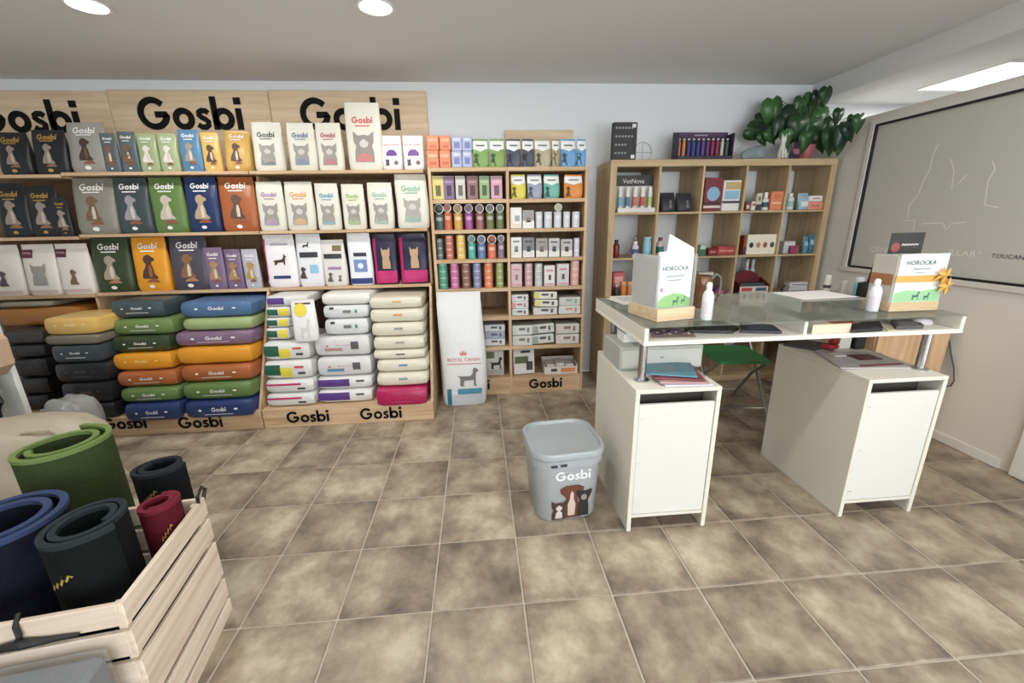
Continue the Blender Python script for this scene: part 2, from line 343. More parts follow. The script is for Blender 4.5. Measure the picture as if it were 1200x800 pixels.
# ================================================================== SHELVING
S1, S2, S3, PLZ = 1.787, 1.375, .955, .145
SF = 3.30; PF = 2.87
XB = (-.362, -1.585, -2.82, -4.0)
def gosbi_front(parent, px0, px1, py, Y, m=LETTER, d=.004):
    a = onY(px0, py, Y); b = onY(px1, py, Y); L = b.x-a.x; cx = (a.x+b.x)/2
    return slab_letters('lettering', GOSBI, lambda u, v, e: (cx+u*L, Y-e, a.z+v*L), m, parent, d)
def bay(xr, xl, s1, s2, s3, label, slanted):
    t = tag(empty('shelving_bay', ((xr+xl)/2, PF, 0)), label, 'shelf', 'branded wooden shelving'); cx = (xr+xl)/2
    a, b = xl-cx, xr-cx
    for z in (s1, s2, s3):
        MB().cbox(a+.004, b-.004, SF-PF, YW-.02-PF, z-.022, z, .002).build('shelf_board', PINE, t)
    MB().box(a+.02, b-.02, YW-.02-PF, YW-.008-PF, .02, s1).build('back_panel', wood((150, 118, 84), (128, 98, 68), 'z', name='dark_back_ply'), t)
    MB().cbox(a+.004, b-.004, 0, .86, 0, PLZ, .003).build('plinth', PINE, t)
    x0, x1 = b-.02, b-.002
    if not slanted: MB().cbox(x0, x1, .44, .86, PLZ, s3-.023, .002).build('side_panel', PINEZ, t)
    else:
        MB().prism([(.012, PLZ), (.86, PLZ), (.86, s1-.022), (SF-PF+.14, s1-.022), (SF-PF+.10, s3-.022), (SF-PF+.0, s3-.022)], lambda y, z, d: (d, y, z), x0, x1).build('side_panel', PINEZ, t)
    return t
b3 = bay(XB[0], XB[1], S1, S2, S3, 'pine shelving bay holding white cat-food bags and white sacks', True)
b2 = bay(XB[1], XB[2], S1, S2, S3, 'pine shelving bay holding coloured bags above the bright sacks', True)
b1 = bay(XB[2], XB[3], S1-.012, S2-.012, S3-.008, 'pine shelving bay of black bags behind the tan handbag', False)
for par, x0, x1, y in ((b2, 120, 172, 497), (b2, 209, 261, 495.5), (b3, 336, 386, 489), (b3, 422, 471, 485)):
    o = gosbi_front(par, x0, x1, y, PF-.0005); o.parent = par; o.location = -par.location
def signboard(x0, x1, z0, z1, tx0, tx1, ty, label):
    t = tag(empty('sign_board', ((x0+x1)/2, 3.72, z0)), label, 'sign', 'overhead wooden signs'); hw = (x1-x0)/2-.002
    MB().cbox(-hw, hw, 0, .03, 0, z1-z0, .004).build('board', SIGNW, t)
    o = gosbi_front(t, tx0, tx1, ty, 3.7195, d=.008); o.location = -t.location
signboard(-1.545, -.345, S1+.002, 2.408, 352, 469, 133.5, 'wooden brand sign behind the large white cat bag')
signboard(-2.70, -1.545, S1+.002, 2.405, 162, 284, 133, 'wooden brand sign with fully visible black lettering')
signboard(-3.86, -2.70, S1+.002, 2.395, -32, 93, 136.5, 'wooden brand sign above the black bags')
# narrow two-column unit
U0, U1, UM, UF = -.322, .848, .248, 3.285
UZ = (1.797, 1.575, 1.358, 1.136, .907, .672, .418, .149)
u2 = tag(empty('shelving_unit', (0, UF, 0)), 'tall pine unit with two columns of tins, pouches and boxes', 'shelf')
for a, b in ((U0, UM), (UM, U1)):
    for z in UZ[:-1]: MB().cbox(a+.011, b-.011, 0, .45, z-.028, z, .002).build('shelf_board', PINE, u2)
    MB().cbox(a+.011, b-.011, 0, .45, 0, UZ[-1], .002).build('plinth', PINE, u2)
for x in (U0, UM, U1): MB().cbox(x-.011, x+.011, 0, .455, 0, UZ[0]+.001, .002).build('upright', PINEZ, u2)
MB().box(U0, U1, .455, .463, .02, UZ[0]).build('back_panel', wood((150, 118, 84), (128, 98, 68), 'z', name='dark_back_ply'), u2)
for x0, x1, y in ((535, 574, 452), (620, 658.5, 449.5)):
    o = gosbi_front(u2, x0, x1, y, UF-.0005); o.location = -u2.location
p0 = onY(592, 165, 3.70); p1 = onY(672, 157, 3.70)
tag(MB().cbox(p0.x, p1.x, 3.70, 3.73, UZ[0]+.001, p1.z+.03, .003).build('spare_board', SIGNW), 'plain wooden board leaning on the wall behind the pouches', 'board')
# cube shelf (oak), five columns
KX, KY, KD = 1.0475, 3.3474, .385
ks = tag(empty('cube_shelf', (KX, KY, 0)), 'oak-coloured open cube shelf, five columns wide, carrying the plant', 'shelf')
KI = (1.85-.1-4*.016)/5
kx = [.05+i*(KI+.016) for i in range(5)]
kz = [.05+i*(KI+.016) for i in range(5)]
MB().cbox(0, 1.85, 0, KD, 1.80, 1.85, .002).build('top_panel', OAK, ks); MB().cbox(0, 1.85, 0, KD, 0, .05, .002).build('bottom_panel', OAK, ks)
for x in (0, 1.80): MB().cbox(x, x+.05, 0, KD, .05, 1.80, .002).build('side_panel', OAKZ, ks)
for i in range(4):
    MB().cbox(kx[i]+KI, kx[i+1], .001, KD, .05, 1.80, .001).build('divider', OAKZ, ks)
    for c in range(5): MB().cbox(kx[c], kx[c]+KI, .001, KD, kz[i]+KI, kz[i+1], .001).build('shelf_board', OAK, ks)
KR = (kz[4], kz[3], kz[2])     # heights of the three visible rows
# ================================================================== BAGS
def stand_bag(name, label, cat, group, x0, x1, ytop, Y, z, col, D=None, rough=.38, lean=.0, seam=None, n=3.4, zt=None, side=None):
    """gusseted bag standing on z; px extents x0..x1, top pixel ytop read on plane Y"""
    pyb = ytop+30
    a = onY(x0, pyb, Y); b = onY(x1, pyb, Y); xc = (a.x+b.x)/2; W = b.x-a.x
    H = (zt if zt else onY((x0+x1)/2, ytop, Y).z)-z
    D = D or W*.42; rnd = random.Random(int(x0*31+ytop*7))
    sk = rnd.uniform(-.03, .02)*W; bul = rnd.uniform(.004, .024); sw = rnd.uniform(.008, .022)*W
    def prof(v):
        if v > .93: return .004
        return max(.004, D/2*(.86+.14*min(v/.12, 1))*(1-(v/.97)**2.2))
    def wid(v): return W/2*(.965+.035*math.sin(math.pi*min(1, v*1.1)) - (.02 if v > .9 else 0))
    def ctr(v): h = prof(v); return D/2+.40*(D/2-h)+lean*v
    def surf(u, v, off=0):
        y = ctr(v)-prof(v)*(max(0, 1-abs(u)**n))**(1/n)
        y += bul*math.sin(3.1*v*2+u*2)*.25
        return (u*wid(v)+sk*v*v+sw*math.sin(5.2*v)*min(1, v*5), y-off, v*H)
    mb = MB(); rings = [0, .03, .12, .25, .4, .55, .7, .82, .9, .93, .965, 1]; m = 24
    for v in rings:
        for i in range(m):
            q = 2*math.pi*i/m; c, s = math.cos(q), math.sin(q)
            u = math.copysign(abs(c)**(2/n), c); yy = math.copysign(abs(s)**(2/n), s)
            k = .93 if v == 0 else 1
            y = ctr(v)+prof(v)*yy*k
            if yy < 0: y += bul*math.sin(3.1*v*2+u*2)*.25
            mb.v.append((u*wid(v)*k+sk*v*v+sw*math.sin(5.2*v)*min(1, v*5), y, v*H))
    for j in range(len(rings)-1):
        for i in range(m): mb.f.append((j*m+i, j*m+(i+1) % m, (j+1)*m+(i+1) % m, (j+1)*m+i))
    mb.f.append(tuple(range(m-1, -1, -1))); mb.f.append(tuple((len(rings)-1)*m+i for i in range(m)))
    rt = tag(empty(name, (xc, Y, z)), label, cat, group)
    mb.build('bag_body', mat(col, rough, bump=.55, vscale=11, spec=.4), rt, smooth=True)
    rt2 = dict(W=W, H=H, fn=lambda a_, b_, off=.0035: surf(a_/(W/2), b_/H, off), root=rt)
    if side:
        hs = MB().add([surf(side[0]+(side[1]-side[0])*i/3, v, .0022) for v in (.02, .2, .4, .6, .8, .92) for i in range(4)], [(j*4+i, j*4+i+1, (j+1)*4+i+1, (j+1)*4+i) for j in range(5) for i in range(3)])
        hs.build('side_stripe', mat(side[2], rough), rt)
    return rt2
def brand(b, cw, v, col, txt=None, cx=0):
    sh = GOSBI if txt is None else text2d(txt)
    decal('lettering', [place(sh, cx*b['W'], v*b['H'], cw*b['W'])], b['fn'], mat(col, .5), b['root'])
def art(b, name, sh, cx, v, h, col, wscale=1):
    hh = h*b['H']; decal(name, [place(sh, cx*b['W'], v*b['H'], hh*wscale, hh)], lambda p, q: b['fn'](p, q, .0045 if 'patch' in name else .0038), mat(col, .55), b['root'])
def panel(b, name, a0, a1, v0, v1, col):
    decal(name, [rect2d(a0*b['W'], a1*b['W'], v0*b['H'], v1*b['H'], 8, 6)], lambda p, q: b['fn'](p, q, .0028), mat(col, .5), b['root'])
def dogbag(label, x0, x1, yt, Y, z, col, txt=(236, 236, 232), dog=(120, 92, 66), chest=(205, 195, 180), group='coloured dog-food bags', food=(140, 84, 60), zt=None, D=None, small=False, tv=.84):
    b = stand_bag('pet_food_bag', label, 'bag', group, x0, x1, yt, Y, z, col, zt=zt, D=D)
    brand(b, .56, tv, txt); 
    decal('caption_line', [rect2d(-.2*b['W'], .2*b['W'], (tv-.105)*b['H'], (tv-.085)*b['H'], 4, 1)], b['fn'], mat(txt, .5), b['root'])
    art(b, 'dog_picture', DOG, 0, .24, .44, dog, 1.0); art(b, 'chest_patch', DOGCHEST, 0, .25, .40, chest, 1.0)
    art(b, 'food_picture', MOUND, .06, .17, .08, food, 3.2 if not small else 2.4)
    decal('weight_mark', [place(disc2d(.5, 12, .32), 0, .09*b['H'], .16*b['W'])], b['fn'], mat(txt, .5), b['root'])
    return b
def catbag(label, x0, x1, yt, Y, z, accent, col=(216, 214, 200), group='white cat-food bags', zt=None, cat=(150, 146, 138), D=None):
    b = stand_bag('pet_food_bag', label, 'bag', group, x0, x1, yt, Y, z, col, zt=zt, D=D, rough=.5)
    brand(b, .58, .74, accent)
    decal('caption_line', [rect2d(-.2*b['W'], .2*b['W'], .645*b['H'], .66*b['H'], 4, 1)], b['fn'], mat(accent, .5), b['root'])
    k = min(1.0, .80*b['W']/(.46*b['H']))
    art(b, 'cat_picture', CAT, 0, .12, .46, cat, k); art(b, 'face_patch', CATFACE, 0, .12, .46, (196, 192, 182), k); art(b, 'collar_patch', BIB, 0, .12, .46, tuple(int(.55*c+.45*170) for c in accent), k)
    return b
SB = SF+.012
# --- middle bay, top shelf
dogbag('grey bag with dark dog on top shelf under the downlight, beside black bags', 73, 119, 141, SB, S1+.001, (150, 148, 142), dog=(66, 54, 44), chest=(110, 84, 62))
dogbag('small slate-blue bag next to the grey bag, top shelf', 119, 138, 155, SB, S1+.001, (86, 98, 104), small=True, tv=.86)
dogbag('small slate-blue bag next to the pale green pair, top shelf', 139, 160, 153, SB, S1+.001, (84, 98, 104), small=True, tv=.86)
dogbag('pale green bag, left of the pale green pair on the top shelf', 161, 184, 155, SB, S1+.001, (150, 166, 122), dog=(214, 210, 200), small=True, tv=.86)
dogbag('pale green bag beside the sky-blue bag, top shelf', 185, 208, 155, SB, S1+.001, (156, 172, 128), dog=(214, 210, 200), small=True, tv=.86)
dogbag('sky-blue bag between pale green and golden bags, top shelf', 209, 235, 150.5, SB, S1+.001, (82, 128, 164), dog=(150, 140, 130), small=True, tv=.86)
dogbag('golden yellow bag beside the sky-blue bag, top shelf', 236, 258, 154, SB, S1+.001, (212, 172, 92), dog=(90, 66, 44), small=True, tv=.86)
dogbag('golden yellow bag at the right end of the coloured top shelf', 259, 291, 150, SB, S1+.001, (204, 162, 82), dog=(90, 66, 44), small=True, tv=.86, D=.14)
# second shelf
ZT2 = S1-.03
dogbag('grey-beige bag with brown and white dog, left end of second shelf', 77, 128, 203, SB, S2+.001, (134, 132, 120), zt=ZT2)
dogbag('dark slate bag with grey dog, second shelf', 128, 170, 203, SB, S2+.001, (62, 74, 78), dog=(150, 146, 150), zt=ZT2)
dogbag('grass-green bag with spotted dog, second shelf', 171, 212, 204, SB, S2+.001, (94, 124, 64), dog=(186, 180, 160), zt=ZT2)
dogbag('navy bag with sandy dog, second shelf', 213, 252, 204, SB, S2+.001, (32, 52, 96), dog=(176, 152, 118), zt=ZT2)
dogbag('rust-orange bag at the right end of the second shelf', 253, 297, 205, SB, S2+.001, (168, 92, 48), dog=(96, 70, 56), zt=ZT2)
# third shelf
ZT3 = S2-.028
dogbag('dark olive-green bag with small dog, third shelf', 101, 147, 272, SB, S3+.001, (52, 68, 40), dog=(160, 148, 128), food=(168, 120, 84), zt=ZT3)
dogbag('bright amber bag with brown dog, third shelf', 149, 191, 272, SB, S3+.001, (226, 150, 30), dog=(84, 52, 34), chest=(150, 100, 60), zt=ZT3)
dogbag('charcoal-purple bag with small brown dog, third shelf', 193, 239, 272, SB, S3+.001, (76, 72, 84), dog=(140, 96, 64), food=(176, 120, 84), zt=ZT3)
dogbag('small purple bag beside the charcoal-purple bag', 240, 263, 290, SB, S3+.001, (124, 102, 132), dog=(170, 130, 88), small=True)
dogbag('small purple bag beside the lavender bag', 264, 284, 292, SB, S3+.001, (120, 98, 128), dog=(170, 130, 88), small=True)
dogbag('small pale lavender bag at the right end of third shelf', 285, 304, 292, SB, S3+.001, (178, 176, 188), dog=(176, 140, 70), small=True)
# --- left bay
GOLD = (190, 146, 62); BK = (34, 37, 42)
kw = dict(txt=GOLD, dog=(150, 136, 122), chest=(190, 178, 164), food=(140, 104, 80), group='black dog-food bags')
dogbag('black bag with gold lettering at the left picture edge, top shelf', -8, 31, 153, SB, S1-.011, BK, tv=.82, **kw)
dogbag('black bag with gold lettering beside the grey bag, top shelf', 33, 74, 150, SB, S1-.011, BK, tv=.84, **kw)
dogbag('black bag at the left picture edge, second shelf', -12, 26, 208, SB, S2-.011, BK, tv=.80, zt=ZT2-.03, **kw)
dogbag('black bag with gold lettering in the middle of second shelf', 27, 64, 216, SB, S2-.011, BK, tv=.80, **kw)
dogbag('small black bag beside the grey-beige bag, second shelf', 65, 82, 231, SB, S2-.011, BK, tv=.84, small=True, **kw)
def whitebag(label, x0, x1, yt, Y, z, zt=None):
    return stand_bag('pet_food_bag', label, 'bag', 'white bags with burgundy badges', x0, x1, yt, Y, z, (222, 216, 208), rough=.42, zt=zt)
for l, x0, x1, bx, cc in (('white bag cut off by the left picture edge, third shelf', -26, 16, -.2, (80, 74, 84)), ('white bag with burgundy badge and large grey cat, third shelf', 19, 59, -.3, (150, 148, 142)), ('white bag with burgundy badge and small brown dog, third shelf', 60, 100, -.3, (120, 92, 60))):
    b = whitebag(l, x0, x1, 278, SB, S3-.007, ZT3-.035)
    panel(b, 'badge', bx-.18, bx+.18, .74, .90, (96, 40, 56)); brand(b, .28, .83, (222, 200, 206), 'ROYAL', bx)
    art(b, 'cat_picture' if cc[0] == 150 else 'dog_picture', CAT if cc[0] == 150 else DOG, .0, .20, .44 if cc[0] == 150 else .30, cc, .9); panel(b, 'base_band', -.42, .42, .04, .11, (204, 182, 176))
# --- right bay, top shelf
catbag('white cat bag with dark green lettering, first on the top shelf', 293, 329, 141, SB, S1+.001, (70, 92, 90))
catbag('white cat bag with blue lettering, top shelf', 335, 368, 142, SB, S1+.001, (88, 110, 158))
catbag('white cat bag with red lettering half behind the tallest bag', 369, 400, 142, SB+.02, S1+.001, (186, 84, 92))
catbag('tallest white cat bag with red lettering covering the sign', 402, 445, 117, SB, S1+.001, (206, 84, 84), cat=(140, 136, 128))
for l, x0, x1 in (('small white and violet bag beside the tallest cat bag', 447, 471), ('small white and violet bag at the right end of top shelf', 472, 497)):
    b = stand_bag('pet_food_bag', l, 'bag', 'small violet-print bags', x0, x1, 157, SB, S1+.001, (226, 222, 222), D=.09)
    brand(b, .72, .72, (206, 50, 60), 'ROYAL CANIN'); decal('violet_arch', [place(poly2d([(-.5, 0), (-.42, .3), (-.2, .5), (.2, .5), (.42, .3), (.5, 0)]), 0, .40*b['H'], .56*b['W'])], b['fn'], mat((108, 62, 142), .5), b['root'])
    art(b, 'cat_picture', CAT, -.22, .12, .20, (72, 70, 76), .8); decal('kibble_picture', [place(disc2d(.5, 12), .2*b['W'], .2*b['H'], .2*b['W'])], b['fn'], mat((120, 88, 78), .5), b['root'])
# second shelf
catbag('white cat bag with mauve lettering, second shelf', 299, 331, 212, SB, S2+.001, (164, 128, 164))
catbag('white cat bag with orange lettering, second shelf', 332, 366, 212, SB, S2+.001, (224, 150, 84))
catbag('white cat bag with bright blue lettering, second shelf', 369, 397, 214, SB, S2+.001, (80, 158, 196))
catbag('white cat bag with lime-green lettering, second shelf', 400, 427, 215, SB, S2+.001, (150, 186, 92))
catbag('white cat bag with pale teal lettering, second shelf', 430, 460, 213, SB, S2+.001, (140, 184, 168))
catbag('larger white cat bag with teal print hanging over the shelf end', 462, 501, 200, SB-.03, S2+.001, (112, 174, 150), zt=S1-.026, cat=(160, 158, 148), D=.12)
# third shelf
b = stand_bag('pet_food_bag', 'white bag with long brown dachshund and magenta side, third shelf', 'bag', 'assorted bags on the third shelf', 307, 345, 272, SB, S3+.001, (230, 226, 228), zt=ZT3, side=(-.999, -.86, (190, 30, 100)))
art(b, 'dog_picture', LONGDOG, .02, .42, .24, (74, 50, 34), .9 if b['W'] < .22 else 1.0); panel(b, 'blue_strip', -.26, .28, .17, .23, (44, 58, 110)); panel(b, 'caption_line', -.25, .3, .80, .84, (176, 176, 190))
b = stand_bag('pet_food_bag', 'white bag with black title bar and pale blue square, third shelf', 'bag', 'assorted bags on the third shelf', 346, 376, 274, SB, S3+.001, (220, 222, 224))
panel(b, 'title_bar', -.36, .36, .56, .66, (52, 52, 58)); panel(b, 'blue_square', .0, .34, .26, .42, (140, 190, 220)); art(b, 'dog_picture', LONGDOG, -.08, .74, .12, (40, 40, 44)); art(b, 'small_dog_picture', DOG, -.27, .16, .22, (70, 66, 64))
b = stand_bag('pet_food_bag', 'shorter white bag with olive patch and violet line, third shelf', 'bag', 'assorted bags on the third shelf', 377, 405, 281, SB, S3+.001, (214, 212, 206))
panel(b, 'title_bar', -.40, .36, .60, .70, (48, 48, 52)); panel(b, 'olive_patch', .0, .38, .76, .88, (112, 104, 64)); panel(b, 'violet_line', -.28, .28, .36, .42, (160, 120, 168)); art(b, 'small_dog_picture', DOG, -.2, .10, .20, (90, 84, 80)); art(b, 'puppy_picture', DOG, .2, .10, .14, (110, 100, 92))
b = stand_bag('pet_food_bag', 'white bag with blue square and navy base, third shelf', 'bag', 'assorted bags on the third shelf', 407, 435, 273, SB, S3+.001, (226, 228, 232))
panel(b, 'navy_base', -.46, .46, .03, .14, (36, 56, 118)); panel(b, 'title_bar', -.26, .30, .56, .63, (46, 50, 70)); panel(b, 'blue_square', -.28, .28, .26, .50, (112, 138, 190)); decal('white_disc', [place(disc2d(.5, 14), 0, .38*b['H'], .24*b['W'])], lambda p, q: b['fn'](p, q, .0045), mat((226, 228, 232), .5), b['root'])
for l, x0, x1 in (('navy and magenta cat bag beside the white and navy bag', 437, 465), ('navy and magenta cat bag at the right end of third shelf', 467, 501)):
    b = stand_bag('pet_food_bag', l, 'bag', 'navy and magenta bags', x0, x1, 274, SB, S3+.001, (34, 32, 62), zt=ZT3-.012, side=(-.999, -.72, (178, 24, 96)))
    panel(b, 'magenta_base', -.46, .46, .03, .28, (192, 24, 104)); art(b, 'cat_picture', CAT, .04, .32, .44, (186, 150, 116), .55)
# ================================================================== LYING SACKS
def sack(label, group, x0, x1, zb, zt, Yf, col, depth=.52, free=False, text=None, tcol=(230, 230, 226), line=True, blocks=(), rz=0.0, sag=.0, cat='sack', pyref=None, curl=0):
    zc = (zb+zt)/2; py = pyref
    def proj(P):
        d = Vector(P)-CAM; return 400-F_PX*d.dot(AU)/d.dot(AF)
    xg = onY((x0+x1)/2, 430, Yf).x; py = proj((xg, Yf, zc))
    a = onY(x0, py, Yf); b = onY(x1, py, Yf); W = b.x-a.x; xc = (a.x+b.x)/2; H = zt-zb
    for hi, lo in zip(XB[:-1], XB[1:]):
        if lo < xc <= hi and not free:
            l_, h_ = max(xc-W/2, lo+.024), min(xc+W/2, hi-.024); xc, W = (l_+h_)/2, h_-l_
    rnd = random.Random(int(x0*7+zb*1000)); ph = rnd.uniform(0, 6)
    def dfm(x, y, z):
        k = 1-.10*abs(x)**7-.02*max(0, -y)**6-.20*max(0, y)**4
        wob = -.035*z*(1+math.sin(3*x+ph)*math.cos(2*y+ph))
        xx = x*(1-.03*z*z-.02*abs(y)**4)*W/2; yy = depth/2+y*(1-.05*z*z-.035*x**4)*depth/2
        lift = curl*max(0, x)**2
        return (xx, yy, H/2+(z*k+wob)*H/2 + lift - sag*max(0, (-y-.76)/.24)**1.2*(1-z)/2)
    nx, ny, nz = 8, 6, 4; mb = MB()
    bm = bmesh.new(); bmesh.ops.create_cube(bm, size=2); bmesh.ops.subdivide_edges(bm, edges=bm.edges[:], cuts=7, use_grid_fill=True)
    for v in bm.verts:
        p = v.co.copy(); r = .11
        q = Vector([max(-1+r, min(1-r, c)) for c in p]); d = p-q
        if d.length > 1e-6 and sum(abs(c) > 1e-6 for c in d) > 1: p = q+d.normalized()*r
        v.co = Vector(dfm(*p))
    bm.verts.index_update(); mb.add([v.co for v in bm.verts], [[v.index for v in f.verts] for f in bm.faces]); bm.free()
    t = tag(empty('pet_food_sack', (xc, Yf, zb), rz), label, cat, group)
    mb.build('sack_body', mat(col, .34, bump=.7, vscale=13, spec=.5), t, smooth=True)
    fn = lambda a_, b_, o=.0025: (lambda p: (p[0], p[1]-o, p[2]))(dfm(a_, -1, b_))
    if text is not None:
        sh = GOSBI if text == 'g' else text2d(text); wd = .42 if text == 'g' else .5; asp = W/H
        decal('lettering', [place(sh, .02, .16, wd, wd*asp*.8)], fn, mat(tcol, .5), t)
        decal('side_marks', [place(disc2d(.5, 10), -.52, .12, .10, .10*asp*.6), place(disc2d(.5, 10), .52, .16, .12, .08*asp*.6)], fn, mat(tcol, .5), t)
    if line: decal('caption_line', [rect2d(-.42, .42, -.46, -.38, 6, 1)], fn, mat(tcol, .5), t)
    for (nm, a0, a1, c0, c1, cc) in blocks: decal(nm, [rect2d(a0, a1, c0, c1, 6, 3)], lambda p, q, cc=cc: fn(p, q, .0022 if a0 < -.9 else .0030), mat(cc, .5), t)
    return t
def stack(rows, Y0, slope, zb, name, group, depth=.52, lim=S3-.028, sag0=0, free=False):
    """rows bottom to top: (px0, px1, py_top, colour, description, kwargs)"""
    ords = ['bottom', 'second', 'third', 'fourth', 'fifth', 'sixth', 'seventh', 'eighth', 'ninth', 'tenth']; z = zb; n = len(rows); tops = []
    for (x0, x1, yt, col, desc, k) in rows:
        Yf = Y0+(z-zb)*slope; z = max(onY((x0+x1)/2, yt, Yf).z, z+.03); tops.append(z)
    sc = min(1.0, (lim-zb)/(tops[-1]-zb)); tops = [zb+(q-zb)*sc for q in tops]; z = zb
    for i, (x0, x1, yt, col, desc, k) in enumerate(rows):
        Yf = Y0+(z-zb)*slope; zt = tops[i]
        pos = 'lowest' if i == 0 else ('top' if i == n-1 else ords[i]+' up')
        k = dict(k); Yf = k.pop('Yf', Yf); dp = min(depth, YW-.03-Yf)
        k['free'] = free
        if i == 0 and sag0: k['sag'] = sag0
        sack('%s, %s in the %s' % (desc, pos, name), group, x0, x1, z+.0005, zt, Yf, col, depth=dp, **k); z = zt
G = dict(text='g')
SL = (64, 78, 84); DG = (54, 68, 42); GR = (96, 124, 66); AM = (222, 146, 30); RU = (170, 94, 48); NV = (38, 58, 110)
stack([(142, 211, 473.5, NV, 'navy sack', G), (138, 209, 454, GR, 'green sack', G), (134, 207, 433.5, RU, 'rust sack', G), (129, 201, 411, AM, 'crumpled amber sack', dict(text='g', tcol=(240, 200, 120), line=False)),
       (128, 199, 389.5, DG, 'dark green sack', G), (129, 203, 368, (106, 132, 72), 'green sack', G), (127, 192, 345, SL, 'slate sack', G)], 2.825, .36, PLZ, 'stack topped by a slate sack', 'coloured sacks on the plinth', sag0=.035)
stack([(213, 297, 471, NV, 'navy sack', G), (211, 297, 450, GR, 'green sack', G), (209, 297, 429, RU, 'rust sack', G), (204, 298, 407.5, AM, 'crumpled amber sack', dict(text=None, line=False)),
       (202, 298, 389, (124, 98, 124), 'purple sack', G), (211, 303, 373, (150, 170, 112), 'pale green sack', dict(text=None, line=False)), (208, 303, 353, (74, 108, 150), 'blue sack', dict(text='g', line=False))], 2.825, .36, PLZ, 'stack topped by a blue sack', 'coloured sacks on the plinth', sag0=.035)
p = onY(215, 352, 3.32); 
BKS = (36, 38, 42)
stack([(98, 134, 473, BKS, 'black sack', dict(text='g', tcol=(70, 70, 72), line=False)), (70, 131, 449, BKS, 'black sack', dict(text='g', tcol=(120, 92, 50), line=False)), (62, 126, 426, BKS, 'black sack', dict(text='g', tcol=(84, 84, 86))),
       (58, 117, 405, (58, 68, 74), 'slate sack', G), (50, 115, 393, (118, 112, 96), 'grey-olive sack', dict(text=None, line=False)), (49, 114, 372, (218, 176, 92), 'golden yellow sack', dict(text='g', tcol=(240, 222, 170), line=False))], 2.85, .10, PLZ, 'stack topped by a golden sack', 'coloured sacks on the plinth', .36, free=True)
stack([(22, 56, 462, BKS, 'black sack', dict(text=None, line=False)), (18, 56, 440, BKS, 'black sack', dict(text='g', tcol=(90, 90, 90), line=False)), (12, 55, 415, BKS, 'black sack', dict(text='g', tcol=(90, 90, 90), line=False)),
       (4, 52, 397, BKS, 'black sack', dict(text=None, line=False)), (-4, 50, 380, (60, 58, 56), 'dark grey sack', dict(text=None, line=False)), (-6, 96, 353, (176, 112, 42), 'wide rust-brown sack', dict(text=None, line=False, Yf=3.28)), (-6, 60, 345, (150, 140, 122), 'thin grey sack', dict(text=None, line=False, Yf=3.28))], 3.05, .12, PLZ, 'shadowed stack behind the tan handbag', 'coloured sacks on the plinth', .45, lim=S3-.045)
# white sacks
WH = (214, 213, 210); GN = (34, 92, 72); YE = (226, 208, 60); MG = (190, 32, 96); PU = (90, 62, 140); GY = (70, 72, 80)
gy = dict(line=False, blocks=(('green_panel', -.96, -.30, -.55, .7, GN), ('yellow_spot', -.30, .18, -.8, .35, YE), ('red_caption', .30, .68, .25, .5, (196, 80, 80)), ('grey_caption', .42, .72, -.5, -.2, GY)))
mgk = dict(line=False, blocks=(('magenta_line', -.94, .5, .25, .55, MG), ('grey_caption', .34, .66, -.5, -.15, GY)))
gy2 = dict(line=False, blocks=(('green_panel', -.9, .0, -.6, .6, GN), ('yellow_spot', .1, .9, -.7, .7, YE)))
stack([(302, 369, 462.5, WH, 'white sack with magenta line', mgk), (301, 368, 446, WH, 'white sack with magenta line', mgk), (300, 366, 424, WH, 'white sack with green panel and yellow spot', gy), (297, 363, 402, WH, 'white sack with green panel and yellow spot', gy)],
      2.90, .25, PLZ, 'low white stack', 'white sacks on the plinth')
zz = onY(330, 402, 2.965).z+.002
stack([(311, 339, 382, WH, 'narrow white sack with green and yellow end', gy2), (311, 339, 368, WH, 'narrow white sack with green and yellow end', gy2), (311, 340, 353, WH, 'narrow white sack with green and yellow end', gy2),
       (310, 360, 338, WH, 'white sack with violet panel', dict(line=False, blocks=(('violet_panel', -.92, -.1, -.6, .7, PU),)))], 3.05, .1, zz, 'narrow upper stack', 'white sacks on the plinth', .40)
b = stand_bag('pet_food_bag', 'upright white bag with yellow disc and pale dog on the sacks', 'bag', None, 341, 370, 352, 2.975, zz, (230, 230, 228), D=.07)
decal('yellow_disc', [place(disc2d(.5, 16), -.1*b['W'], .76*b['H'], .55*b['W'])], b['fn'], mat(YE, .5), b['root']); art(b, 'dog_picture', STANDDOG, .06, .08, .48, (206, 206, 206), .55); panel(b, 'black_caption', -.3, .34, .885, .925, (60, 58, 60))
pv = dict(line=False, blocks=(('violet_panel', -.97, .18, -.55, .75, (84, 52, 130)), ('grey_caption', .42, .72, .2, .5, GY)))
rc = lambda c: dict(text='ROYAL CANIN', tcol=(202, 70, 70), line=False, blocks=(('colour_bar', -.62, .0, -.45, -.12, c), ('dog_mark', .32, .60, -.3, .5, (84, 82, 86))))
gk = dict(line=False, blocks=(('grey_caption', -.1, .25, -.1, .35, (120, 118, 116)), ('teal_mark', .42, .52, -.1, .35, (70, 120, 120)), ('dark_corner', -.7, -.5, .5, .85, (60, 58, 60))))
stack([(371, 437, 457, WH, 'white sack with violet panel', pv), (370, 437, 441, WH, 'white sack with violet panel', pv), (370, 436, 417, (206, 206, 206), 'silvery sack with red lettering and blue bar', rc((96, 140, 170))), (367, 434, 391, (206, 204, 204), 'silvery sack with red lettering and brown bar', rc((176, 134, 124))),
       (379, 432, 370, (210, 212, 212), 'pale grey sack', gk), (377, 432, 353, (208, 210, 212), 'pale grey sack', gk), (375, 434, 338, (222, 221, 214), 'off-white sack', dict(line=False))], 2.92, .27, PLZ, 'middle white stack', 'white sacks on the plinth')
CR = (214, 209, 188)
ck = lambda c: dict(line=False, blocks=(('small_caption', -.12, .22, .05, .4, c),))
